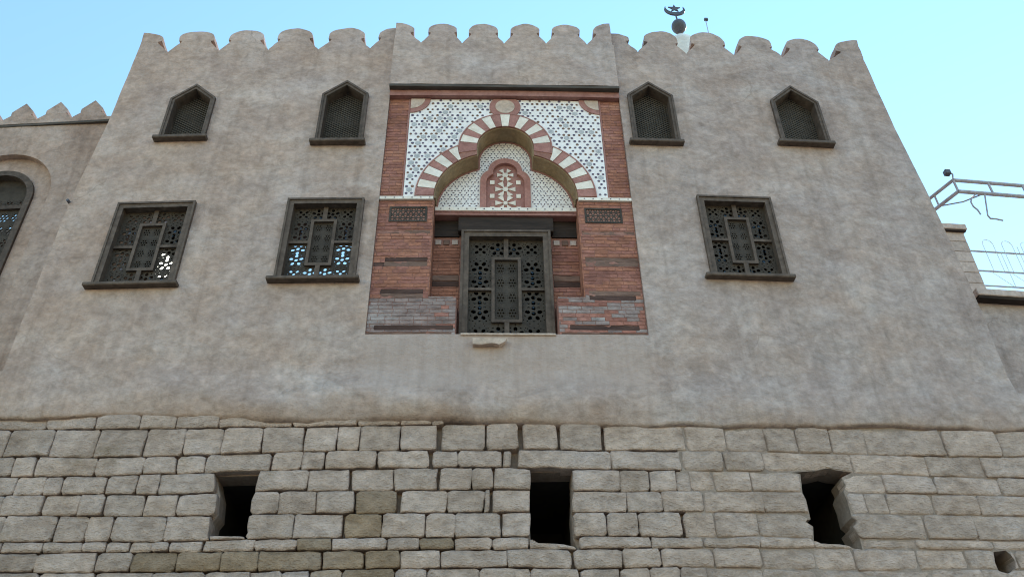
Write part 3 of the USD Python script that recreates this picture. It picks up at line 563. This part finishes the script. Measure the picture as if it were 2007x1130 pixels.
vous(lows[1], .22, 11.28, .995, 1.32, (-1, 88), wl)
vous(lows[-1], -.22, 11.28, .995, 1.32, (92, 181), [(180 - b, 180 - a) for a, b in wl[::-1]])
# tympanum at the back of the niche
tymp = opening_up.buffer(-0.022).intersection(rect(-3, 3, 11.245, 14))
tw_u, tw_l = 0.31, 0.44
sx0, zspr = 0.0, 11.93
small_out = unary_union([rect(-.44, .44, 11.2, 11.92), Point(0, 12.16).buffer(0.30, 20), Point(-.16, 11.92).buffer(0.28, 16), Point(.16, 11.92).buffer(0.28, 16), rect(-.30, .30, 11.9, 12.16)])
small_in = unary_union([rect(-.335, .335, 11.262, 11.88), Point(0, 12.13).buffer(0.215, 20), Point(-.105, 11.88).buffer(0.23, 16), Point(.105, 11.88).buffer(0.23, 16), rect(-.2, .2, 11.86, 12.13)])
tfree = tymp.difference(small_out.buffer(0.002))
ty = obj('tympanum', ext(U(tfree), 0.40, 0.431), 'white_tile', mosque, label='white tiled back of the trefoil niche')
pts, stars = star_dots(tfree, 0.115, 0.01); fin = tfree.buffer(-0.02); dots = []
for x, z in pts:
    if fin.contains(Point(x, z)):
        a = r1.choice([0, 60, 120]); dots.append(ext(U(affinity.rotate(affinity.scale(Polygon(arc(x, z, 1, 0, 360, 7)[:-1]), .022, .010), a)), 0.3965, 0.41))
obj('inlay', dots, 'blue_inlay', ty, kind='stuff')
ts = tymp.difference(tymp.buffer(-0.03)); obj('tympanum_border', ext(U(ts), 0.39, 0.43), 'red_stone', ty)
sw = obj('stucco_window', ext(U(small_out.difference(small_in).intersection(rect(-1, 1, 11.25, 13))), 0.36, 0.43), 'red_stone', mosque, label='small lobed stucco window inside the niche')
obj('backing', ext(U(small_in.buffer(.01)), 0.424, 0.4305), 'red_stone', sw)
clip = small_in.intersection(rect(-.24, .24, 11.265, 12.37)).buffer(-0.004); cells = []
for cz in (11.44, 11.76, 12.10):                             # pale six-rayed stars in three tiers
    R = 0.185 if cz < 12 else 0.15
    cells.append(Point(0, cz).buffer(0.052 if cz != 11.44 else 0.04, 3))
    for k in range(6):
        a = math.radians(60 * k); e = math.radians(17)
        cells.append(Polygon([(0.04 * math.cos(a), cz + 0.04 * math.sin(a)), (R * math.cos(a - e), cz + R * math.sin(a - e)), (R * math.cos(a + e), cz + R * math.sin(a + e))]))
for s in (-1, 1):
    for cz in (11.60, 11.31, 11.92): cells.append(rect(*sorted((s * .19, s * .27)), cz - .045, cz + .045))
clip2 = small_in.intersection(rect(-.275, .275, 11.265, 12.37)).buffer(-0.004)
for q in cells:
    q = q.intersection(clip2)
    if q.area > 1e-5: obj('star_cell', ext(U(q), 0.408, 0.426), 'white_stone', sw)
# marble shelf under the tympanum, lintel below it
sh = obj('niche_cornice', rbx(C - 1.198, C + 1.198, 0.235, 0.431, 11.085, 11.105, 0.003), 'red_stone', mosque)
obj('marble_course', rbx(C - 1.197, C + 1.197, 0.225, 0.43, 11.107, 11.185, 0.004), 'white_stone', sh)
obj('inlay', [ext(U(Point(-1.1 + k * 0.147, 11.146).buffer(0.011, 2)), 0.2215, 0.24) for k in range(16)], 'blue_inlay', sh, kind='stuff')
obj('cornice_top', bx(C - 1.197, C + 1.197, 0.30, 0.43, 11.187, 11.244), 'red_stone', sh)
obj('cornice_foot', rbx(C - 1.197, C + 1.197, 0.25, 0.43, 11.03, 11.083, 0.004), 'red_stone', sh)
obj('lintel', rbx(C - 0.80, C + 0.80, 0.29, 0.45, 10.72, 11.02, 0.01), 'black_timber', mosque, label='weathered dark timber lintel over the great lattice window')
grille('portal_window', C - 0.735, C + 0.735, 8.50, 10.71, 0.125, 0.27, False, 'tall pierced lattice window filling the brick portal', (P_, P_, P_, P_), depth=0.11)
# pale sill with its broken block
sl = obj('portal_sill', rbx(C - 0.70, C + 0.72, -0.02, 0.5, 8.462, 8.496, 0.006), 'pale_slab', mosque)
def chunk(pts, y0, y1, seed):
    m = tm(ext(poly(pts), y0, y1).refine_to_length(0.05)); v = np.array(m.vertices)
    v += 0.02 * (np.stack([meshkit.fbm(v * 9, 2, seed + k) for k in range(3)], 1) - 0.5); return trimesh.Trimesh(v, m.faces, process=False)
cq = F([(926, 667), (993, 668), (990, 674), (978, 680), (962, 677), (945, 680), (927, 679)])
obj('broken_block', chunk(cq, -0.085, 0.1, 5), 'pale_slab', sl, smooth=30)
# small iron stub on the left corner
a = F([(136, 396)])[0]; obj('iron_stub', tube([(a[0], 0.05, a[1]), (a[0] - 0.01, -0.06, a[1])], 0.025), 'metal_dark', mosque)

# ------------------------------------------------------------------ ancient stone wall below
base_wall = thing('ancient_stone_wall', 'old wall of rough squared sandstone blocks with three dark openings below the plaster', 'stone wall', (0, 0, 0))
HOLES = [[(418, 923), (503, 921), (500, 940), (497, 962), (489, 985), (488, 1003), (482, 1020), (484, 1046), (404, 1046), (411, 1012), (421, 1000), (425, 960)],
         [(1040, 915), (1122, 914), (1123, 960), (1122, 1000), (1125, 1045), (1136, 1071), (1100, 1063), (1041, 1060), (1039, 1000)],
         [(1553, 922), (1571, 925), (1575, 962), (1582, 975), (1588, 1000), (1591, 1014), (1578, 1016), (1596, 1028), (1598, 1061), (1655, 1065), (1694, 1076), (1688, 1052), (1674, 1028), (1684, 1020), (1672, 1010), (1664, 980), (1656, 960), (1660, 948), (1652, 932), (1672, 922), (1640, 917), (1625, 913), (1600, 919)],
         [(1951, 1078), (1975, 1075), (1990, 1088), (1995, 1108), (1980, 1122), (1962, 1116), (1953, 1100)]]
hp = [poly(F(h)).buffer(0) for h in HOLES]; holes = unary_union(hp)
YS = 0.035
# course boundaries (survey points left to right) and upright joints of each course
LINES = [[(-80, 815), (0, 817), (350, 818), (700, 818), (870, 822), (1400, 826), (2100, 838)],
         [(-80, 838), (0, 839), (187, 838), (345, 837), (572, 833), (700, 831), (843, 829), (1000, 826), (1400, 833), (1700, 838), (2007, 842), (2100, 844)],
         [(-80, 893), (99, 892), (187, 894), (359, 890), (514, 884), (659, 880), (784, 880), (1000, 879), (1199, 880), (1502, 882), (1698, 888), (1851, 892), (2007, 893), (2100, 894)],
         [(-80, 931), (23, 931), (185, 930), (345, 925), (530, 919), (739, 915), (898, 913), (1013, 914), (1199, 917), (1419, 920), (1600, 921), (1820, 930), (2007, 935), (2100, 936)],
         [(-80, 969), (26, 968), (206, 965), (310, 967), (502, 960), (687, 958), (859, 958), (1000, 956), (1215, 960), (1401, 959), (1570, 961), (1835, 966), (2100, 972)],
         [(-80, 1008), (153, 1007), (281, 1009), (419, 1007), (546, 1003), (694, 1003), (875, 1002), (1040, 1000), (1229, 1001), (1380, 1000), (1583, 1002), (1832, 1006), (2100, 1010)],
         [(-80, 1061), (105, 1059), (321, 1059), (405, 1056), (483, 1053), (575, 1052), (748, 1050), (892, 1050), (1039, 1048), (1125, 1048), (1252, 1047), (1340, 1050), (1403, 1051), (1487, 1047), (1595, 1052), (1816, 1054), (2100, 1057)],
         [(-80, 1082), (80, 1081), (251, 1079), (394, 1079), (582, 1076), (758, 1075), (964, 1074), (1135, 1073), (1278, 1070), (1600, 1072), (1952, 1075), (2100, 1077)],
         [(-80, 1120), (185, 1119), (342, 1118), (504, 1117), (631, 1113), (784, 1111), (995, 1109), (1123, 1112), (1299, 1108), (1495, 1111), (1678, 1116), (1900, 1112), (2100, 1114)],
         [(-80, 1158), (350, 1157), (700, 1153), (1000, 1150), (1400, 1150), (1700, 1154), (2100, 1158)]]
JOINTS = [[-80, 90, 188, 274, 345, 429, 572, 699, 784, 846, 870],
          [-80, 10, 99, 187, 281, 359, 436, 514, 595, 659, 704, 784, 861, 953, 1021, 1095, 1182, 1344, 1424, 1502, 1563, 1628, 1698, 1851, 1960, 2100],
          [-80, 23, 66, 185, 281, 345, 401, 530, 589, 635, 739, 844, 898, 985, 1008, 1199, 1337, 1419, 1497, 1671, 1820, 1930, 2100],
          [-80, 26, 84, 120, 206, 267, 310, 421, 502, 602, 687, 772, 859, 924, 967, 1040, 1122, 1215, 1273, 1326, 1354, 1401, 1474, 1572, 1655, 1735, 1835, 1963, 2100],
          [-80, 0, 80, 153, 202, 281, 344, 424, 492, 546, 619, 695, 781, 875, 948, 962, 1040, 1122, 1229, 1300, 1380, 1497, 1587, 1668, 1701, 1743, 1832, 1920, 2100],
          [-80, 0, 105, 167, 218, 321, 411, 483, 575, 673, 748, 833, 892, 983, 1039, 1125, 1190, 1252, 1340, 1403, 1487, 1596, 1675, 1816, 1914, 2100],
          [-80, 0, 80, 160, 206, 251, 295, 328, 394, 495, 582, 650, 758, 821, 891, 964, 1038, 1136, 1278, 1380, 1490, 1597, 1693, 1800, 1950, 2100],
          [-80, 66, 185, 253, 342, 431, 504, 631, 715, 784, 863, 995, 1123, 1222, 1299, 1401, 1495, 1600, 1678, 1802, 1900, 1996, 2100],
          [-80, 70, 181, 293, 398, 488, 551, 605, 667, 772, 835, 939, 1040, 1137, 1215, 1274, 1334, 1387, 1500, 1610, 1720, 1830, 1935, 2100]]
LINES = [[(-460, l[0][1])] + [(x, y - (10 if k == 0 else 0)) for x, y in l] + [(2500, l[-1][1] + 3)] for k, l in enumerate(LINES)]
JOINTS = [([-440, -350, -270, -170] if k else [-440, -300, -190]) + j + ([2190, 2300, 2420] if k else []) for k, j in enumerate(JOINTS)]
WIDE = {(1, 861): .03, (1, 953): .014, (1, 1021): .032, (1, 1095): .014, (1, 1182): .022, (2, 1008): .05, (2, 844): .02, (3, 687): .02, (4, 781): .022, (4, 962): .02, (2, 739): .016, (3, 859): .016, (4, 695): .014, (2, 530): .018, (5, 1340): .016, (5, 673): .014, (1, 784): .012, (1, 1344): .014, (1, 1851): .014, (7, 1123): .014, (2, 1419): .012}
OCHRE = {(4, 695), (5, 673), (7, 253), (7, 342), (7, 431), (7, 504), (7, 631), (7, 715), (8, 605), (8, 667), (6, 582), (6, 821)}
# stones whose foot is stained or that differ in tone are listed in OCHRE by (course, left joint)
def stone_mesh(pg, seed, rr=0.03, depth=0.25, y0=YS):
    pg = pg.buffer(-rr).buffer(rr, 4)
    if pg.geom_type != 'Polygon':
        pg = max(pg.geoms, key=lambda q: q.area) if not pg.is_empty else pg
    if pg.is_empty or pg.area < 0.006: return None
    L = pg.exterior.length; n = int(np.clip(L / 0.07, 16, 40))
    b = np.array([pg.exterior.interpolate(i / n, True).coords[0] for i in range(n)])
    if Polygon(b).exterior.is_ccw is False: b = b[::-1]
    jit = np.stack([meshkit.fbm(np.stack([b[:, 0] * 8, b[:, 1] * 8, np.full(n, seed * 1.7)], 1), 2, k) - 0.5 for k in (1, 2)], 1)
    b = b + 0.032 * jit
    c = np.array(pg.representative_point().coords[0]) if not pg.convex_hull.area < 1.15 * pg.area else b.mean(0)
    w = np.array([pg.bounds[2] - pg.bounds[0], pg.bounds[3] - pg.bounds[1]])
    def ins(d): return c + (b - c) * (1 - 2 * d / np.maximum(w, 4 * d))
    lift = rng.uniform(-0.014, 0.012); tilt = rng.uniform(-.03, .03); tz = rng.uniform(-.05, .05)
    layers = [(b, y0 + depth), (b, y0 + 0.022), (ins(0.007), y0 + 0.007), (ins(0.024), y0 + 0.000), (c + (b - c) * 0.62, y0 - 0.004), (c + (b - c) * 0.3, y0 - 0.005)]
    V = []
    for k, (q, y) in enumerate(layers):
        yy = np.full(n, y)
        if k: yy = yy + lift + tilt * (q[:, 0] - c[0]) + tz * (q[:, 1] - c[1])
        if k > 1: yy = yy + 0.034 * (meshkit.fbm(np.stack([q[:, 0] * 5, q[:, 1] * 6, np.full(n, seed * .9)], 1), 3, 11) - 0.5)
        V.append(np.stack([q[:, 0], yy, q[:, 1]], 1))
    V.append(np.array([[c[0], y0 - 0.006 + lift + 0.034 * (float(meshkit.fbm(np.array([[c[0] * 5, c[1] * 6, seed * .9]]), 3, 11)[0]) - .5), c[1]]]))
    Fc = []
    for k in range(len(layers) - 1):
        for i in range(n):
            a, d = k * n + i, k * n + (i + 1) % n; Fc += [(a, d, d + n), (a, d + n, a + n)]
    o = (len(layers) - 1) * n; e = len(layers) * n
    Fc += [(o + i, o + (i + 1) % n, e) for i in range(n)]
    return trimesh.Trimesh(np.vstack(V), Fc, process=False)
lines = [F(l) for l in LINES]
def lz(k, x): return np.interp(x, lines[k][:, 0], lines[k][:, 1])
seed = 0
for k, js in enumerate(JOINTS):
    for a, b in zip(js[:-1], js[1:]):
        seed += 1
        ym = 0.5 * (np.interp((a + b) / 2, [p[0] for p in LINES[k]], [p[1] for p in LINES[k]]) + np.interp((a + b) / 2, [p[0] for p in LINES[k + 1]], [p[1] for p in LINES[k + 1]]))
        xa, xb = F([(a, ym), (b, ym)])[:, 0]; sl_ = rng.uniform(-.02, .02)
        right = np.clip((xa - 1.5) / 2.0, 0, 1)
        g0 = WIDE.get((k, a), rng.uniform(.0005, .005) * (1 - .5 * right)); g1 = WIDE.get((k, b), rng.uniform(.0005, .005) * (1 - .5 * right))
        gb = rng.uniform(.002, .013) * (1 - .45 * right)
        xs = np.linspace(xa + g0, xb - g1, 6)
        top = [(x + (sl_ if i in (0, 5) else 0), lz(k, x) - .003) for i, x in enumerate(xs)]; bot = [(x, lz(k + 1, x) + gb) for x in xs]
        pg = Polygon(bot + top[::-1]).buffer(0)
        near = pg.intersects(holes)
        if near: pg = pg.difference(holes)
        for q in getattr(pg, 'geoms', [pg]):
            if q.geom_type != 'Polygon' or q.area < 0.008: continue
            s = stone_mesh(q, seed, rr=min(0.04, 0.005 + rng.random() ** 3 * 0.035 * (1 - .5 * right)))
            if s is not None: obj('stone', s, 'stone_ochre' if (k, a) in OCHRE else 'stone', base_wall, smooth=60)
# courses below the photograph, down to the ground
z = float(lines[-1][:, 1].mean()); low = []; kk = 0
while z > 0.05:
    h = min(z, rng.uniform(.33, .46)); x = -9 + (kk % 2) * .3; kk += 1
    while x < 10:
        L = rng.uniform(.5, 1.1); s = stone_mesh(rect(x + .008, x + L - .008, z - h + .008, z - .004), kk * 100 + x, 0.03); x += L
        if s is not None: low.append(s)
    z -= h
obj('lower_courses', low, 'stone', base_wall, kind='stuff', smooth=60)
obj('wall_core', ext(rect(-9.2, 2.6, 0.0, 7.35).difference(holes), YS + 0.14, 0.5, 0.5), 'stone_mortar', base_wall)
obj('wall_core', ext(rect(2.6, 10.0, 0.0, 7.35).difference(holes), YS + 0.018, 0.5, 0.5), 'stone_mortar', base_wall)
# square-cut passages behind the openings, near-black: their shade put into the colour
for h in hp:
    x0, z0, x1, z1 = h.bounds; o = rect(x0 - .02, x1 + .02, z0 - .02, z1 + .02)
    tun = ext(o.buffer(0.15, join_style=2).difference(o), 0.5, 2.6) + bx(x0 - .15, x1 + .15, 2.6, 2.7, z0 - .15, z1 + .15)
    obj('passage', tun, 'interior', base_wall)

# ------------------------------------------------------------------ left wing, set back
YL = 0.86
wing = thing('mosque_wing', 'lower tan wing left of the mosque front, with pointed merlons and an arched window', 'building', (-8.6, YL, 7.0))
ZC = 14.06
ac, asp, ar = -8.95, 11.95, 0.0
def arch_shape(cx, zs, r, z0): return Point(cx, zs).buffer(r, 24).intersection(rect(cx - r, cx + r, zs, zs + r + 1)).union(rect(cx - r, cx + r, z0, zs))
ARCX, ARZS = -9.14, 12.24
hole = arch_shape(ARCX, ARZS, 1.07, 8.0)
wl_ = rect(-14.0, -6.6, 7.0, ZC).difference(hole)
obj('wall', bumpy(ext(wl_, YL, YL + 0.45, 0.2), 0.03, 1.2, 12), 'plaster', wing, smooth=40)
obj('roof', bx(-14.0, -6.6, YL + 0.45, YL + 2.0, ZC - 0.3, ZC - 0.1, 1.0), 'plaster', wing)  # cut short: gap added so sky shows through the arched window
obj('beam', bx(-14.0, -6.6, YL + 2.9, YL + 3.7, ZC - 0.3, ZC - 0.1, 1.0), 'plaster', wing)
obj('end_wall', bx(-14.2, -14.0, YL, YL + 6, 7.0, ZC, 1.0), 'plaster', wing)
obj('rear_wall', bx(-14.0, -6.6, YL + 5.9, YL + 6.0, 7.0, ZC - .3, 1.0), 'plaster', wing)
obj('cornice', rbx(-14.0, -7.0, YL - 0.07, YL + 0.3, ZC - 0.005, ZC + 0.055, 0.008), 'ledge_wood', wing, label='thin overhang under the pointed merlons, its shadow put into the dark colour')  # shadow line of the overhang put into its dark colour
obj('parapet', bumpy(bx(-14.0, -6.9, YL - 0.03, YL + 0.3, ZC + 0.057, ZC + 0.16, 0.3), 0.01), 'plaster', wing, smooth=40)
for k in range(6):
    x = -7.86 - k * 0.70; hw = 0.332; z0 = ZC + 0.158
    pr = [(-hw, 0), (-hw, .03), (-.19, .15), (-.215, .16), (-.215, .24), (0, .48), (.215, .24), (.215, .16), (.19, .15), (hw, .03), (hw, 0)]
    obj('merlon', ext(poly([(x + a, z0 + b) for a, b in pr]), YL - 0.03, YL + 0.3), 'plaster', wing)
obj('recessed_arch', bumpy(ext(arch_shape(ARCX, ARZS, 1.075, 7.99).difference(arch_shape(ARCX, ARZS, 0.72, 8.6)), YL + 0.13, YL + 0.42, 0.25), 0.02, 1.5, 14), 'plaster', wing, smooth=40)
aw_ = obj('arched_window', ext(arch_shape(ARCX, ARZS, 0.715, 8.6).difference(arch_shape(ARCX, ARZS, 0.60, 8.7)), YL + 0.08, YL + 0.40, 0.4), 'grille_wood', wing)
hs = []
for i in range(5):
    for j in range(12): hs += motif(ARCX - 0.48 + i * 0.24, 8.9 + j * 0.30, 0.135, 6)
inn = arch_shape(ARCX, ARZS, 0.602, 8.68)
trc = inn.difference(unary_union(hs).intersection(inn.buffer(-0.03))).difference(rect(-20, 0, 12.10, 12.15))
obj('tracery', ext(trc, YL + 0.23, YL + 0.255), 'tracery_wood', aw_)
obj('transom', bx(ARCX - .6, ARCX + .6, YL + 0.18, YL + 0.26, 12.08, 12.165), 'grille_wood', aw_)
obj('pane', ext(inn.intersection(rect(-20, 0, 11.35, 20)), YL + 0.30, YL + 0.306), 'pane_plain', aw_)
obj('pane', ext(inn.intersection(rect(-20, 0, 8, 11.345)), YL + 0.30, YL + 0.306), 'pane_plain', aw_)

# ------------------------------------------------------------------ right terrace
YR = 0.95
ter = thing('terrace_wall', 'plastered terrace wall with coping and block pier, right of the mosque', 'wall', (9.5, YR, 7.0))
zc0 = float(F([(1960, 585)], YR - .1)[0, 1])
obj('wall', bumpy(bx(7.2, 14.0, YR, YR + 0.4, 7.0, zc0, 0.25), 0.03, 1.2, 21), 'plaster', ter, smooth=40)
obj('terrace_floor', bx(7.2, 14.0, YR + 0.4, YR + 6, zc0 - 0.3, zc0 - 0.05, 1.0), 'plaster', ter)
cxl = float(F([(1917, 575)], YR - .2)[0, 0])
obj('coping', rbx(cxl, 14.0, YR - 0.2, YR + 0.45, zc0 + 0.003, zc0 + 0.14, 0.012), 'pier_block', ter)
obj('drip_board', bx(cxl + .02, 14.0, YR - 0.17, YR + 0.0, zc0 - 0.045, zc0 + 0.002), 'black_timber', ter)  # black strip standing in for the shade under the coping
px1 = float(F([(1897, 480)], YR)[0, 0]); px0 = px1 - 0.75
zt = float(F([(1870, 454)], YR)[0, 1]); nb = 6; hh = (zt - zc0 - 0.145) / nb
for k in range(nb):
    obj('block', rbx(px0 + rng.uniform(-.004, .004), px1 + rng.uniform(-.004, .004), YR - 0.02, YR + 0.42, zc0 + 0.145 + k * hh + .003, zc0 + 0.145 + (k + 1) * hh - .003, 0.008), 'pier_block', ter)
obj('pier_core', bx(px0 + .02, px1 - .02, YR, YR + 0.4, zc0 + 0.1, zt), 'stone_mortar', ter)
obj('pier_cap', rbx(px0 - 0.07, px1 + 0.06, YR - 0.09, YR + 0.48, zt + 0.003, zt + 0.13, 0.012), 'pier_block', ter)

obj('drip_board', bx(px0 - .04, px1 + .03, YR - 0.07, YR - .021, zt - 0.03, zt + 0.002), 'black_timber', ter)  # same for the cap: its dark underside added as a strip
YQ = 1.25
rail = thing('terrace_railing', 'thin metal railing with hairpin tops along the terrace, beside the block pier', 'railing', (10.5, YQ, zc0))
zs3 = [float(F([(1975, y)], YQ)[0, 1]) for y in (495.5, 533, 561.5)]
for zz, r_ in zip(zs3, (.017, .017, .015)): obj('bar', tube([(px1 - 0.02, YQ, zz), (11.3, YQ, zz), (13.8, YQ, zz)], r_, 8), 'metal_grey', rail)
xh = [float(F([(x, 497)], YQ)[0, 0]) for x in (1944, 1981)]; stp = xh[1] - xh[0]; zt_ = float(F([(1935, 470)], YQ)[0, 1])
for k in range(10):
    x = xh[0] + k * stp; w2 = stp * 0.27
    pts_ = [(x - w2, YQ, zs3[1] + .0)] + [(x + w2 * math.cos(a), YQ, zt_ - w2 + w2 * math.sin(a)) for a in np.radians(np.linspace(180, 0, 7))] + [(x + w2, YQ, zs3[1])]
    obj('hairpin', tube(pts_, 0.007, 6), 'metal_pale', rail)
    obj('cross_brace', tube([(x - stp * .45, YQ, zs3[1]), (x + stp * .45, YQ, zs3[2])], 0.006, 6), 'metal_pale', rail)
    obj('upright', tube([(x + stp * .5, YQ, zt_ - .12 if k % 2 else zs3[0]), (x + stp * .5, YQ, zs3[2])], 0.007, 6), 'metal_pale', rail)
obj('post', tube([(px1 + 2.6, YQ, zc0), (px1 + 2.6, YQ, zs3[0] + .1)], 0.025), 'metal_grey', rail)

YP = 1.1
per = thing('pergola_frame', 'white tubular steel awning frame with double rails, above the terrace at right', 'awning frame', (11.0, YP, zc0))
A0, A1 = F3(1868, 353, YP), F3(1877, 375, YP)
A1[0] = A0[0] + 0.01
dirb = np.array([-0.42, 1.0, 0.0])
zt0, zt1 = A0[2], A1[2]
for p0, r_ in ((A0, .038), (A1, .040)):
    obj('rail_tube', tube([p0, p0 + np.array([5.0, 0, 0])], r_), 'metal_grey', per)
    obj('side_tube', tube([p0, p0 + dirb * 3.0], r_ * .9), 'metal_grey', per)
for k in range(6):
    x = k * 0.72; obj('rung', tube([A0 + [x, 0, 0], A1 + [x, 0, 0]], .024), 'metal_grey', per)
for k in range(1, 5):
    obj('rung', tube([A0 + dirb * k * .45, A1 + dirb * k * .45], .02), 'metal_grey', per)
obj('corner_brace', tube([A1 + [0.55, 0, 0], A1 + [0.18, .22, -.06], A1 + dirb * .45], .014), 'metal_grey', per)
for dx, dy in ((4.9, 0), (-.9, 2.9), (4.9, 2.9)):
    q = A0 + np.array([dx, dy, 0]); obj('post', tube([q, (q[0], q[1], zc0 - .1)], .04), 'metal_grey', per)
c1 = [F3(*p, YP) for p in ((1912, 381), (1904, 388), (1903, 396), (1908, 405), (1916, 411), (1922, 420))]
c2 = [F3(*p, YP) for p in ((1930, 381), (1933, 402), (1936, 422), (1941, 428), (1952, 429), (1966, 432))]
obj('hanging_bracket', tube(c1, .016, 8), 'metal_grey', per); obj('hanging_bracket', tube(c2, .016, 8), 'metal_grey', per)
fl = thing('floodlight', 'small dark floodlight on a short arm at the awning frame corner', 'floodlight', A0 + np.array([0, 0, 0.05]))
q = F3(1857, 339, YP)
obj('housing', rbx(q[0] - .07, q[0] + .05, q[1] - .06, q[1] + .05, q[2] - .055, q[2] + .055, .012), 'metal_dark', fl)
obj('arm', tube([q + [0.04, 0, 0.03], q + [0.10, 0, -.03], A0], .016), 'metal_grey', fl)

# ------------------------------------------------------------------ roof ornaments
YD = 2.0
dc = F3(1337, 98, YD); sc = float(F([(1367, 98)], YD)[0, 0] - dc[0])
dome_t = thing('minaret_dome', 'small white dome carrying a dark ball and a crescent with star, behind the battlements', 'dome', (dc[0], YD, 14.7))
rv = [(0.0, sc * 1.02)] + [(sc * math.cos(a), sc * 1.02 * math.sin(a)) for a in np.radians(np.linspace(88, 0, 12))] + [(sc * .97, -sc * .3), (sc * 1.02, -sc * .35), (sc * 1.02, 14.7 - dc[2]), (0, 14.7 - dc[2])]
dm = trimesh.creation.revolve(np.array(rv)[::-1], sections=36); dm.apply_translation(dc)
obj('dome', dm, 'dome_white', dome_t, smooth=40)
bc = F3(1330.5, 52.5, YD); br = float(F([(1344.5, 52.5)], YD)[0, 0] - bc[0])
bl = trimesh.creation.icosphere(subdivisions=3, radius=br); bl.apply_scale([1, 1, 1.12]); bl.apply_translation(bc); obj('ball', bl, 'metal_dark', dome_t, smooth=True)
kc = F3(1322, 20, YD); kw = float(F([(1342, 20)], YD)[0, 0] - kc[0])
obj('finial_rod', tube([(bc[0], YD, dc[2] + sc * .9), (bc[0], YD, bc[2] + br), (kc[0] + .0, YD, kc[2] - kw * .6)], .02), 'metal_dark', dome_t)
o_ = Point(0, 0).buffer(kw, 24); i_ = Point(0, kw * .34).buffer(kw * .86, 24)
cres = affinity.scale(o_.difference(i_).intersection(rect(-2, 2, -2, kw * .70)), 1, .82, origin=(0, 0))
star = Polygon([(kw * (.62 if k % 2 == 0 else .25) * math.sin(math.pi * k / 5), kw * .22 + kw * .9 * (.62 if k % 2 == 0 else .25) * math.cos(math.pi * k / 5)) for k in range(10)])
obj('crescent', ext(affinity.translate(cres, kc[0], kc[2]), YD - .02, YD + .02), 'metal_dark', dome_t)
obj('star', ext(affinity.translate(star, kc[0], kc[2]), YD - .015, YD + .015), 'metal_dark', dome_t)
m0, m1 = F3(1377, 66, 1.2), F3(1383, 40, 1.2)
mast = thing('roof_mast', 'thin rod with a small dark vane, between merlons right of the dome', 'mast', (m1[0], 1.2, 14.7))
obj('rod', tube([(m1[0], 1.2, 14.7), m1], .009, 6), 'metal_grey', mast)
obj('vane', rbx(m1[0] - .03, m1[0] + .055, 1.17, 1.23, m1[2] - .01, m1[2] + .06, .01), 'metal_dark', mast)
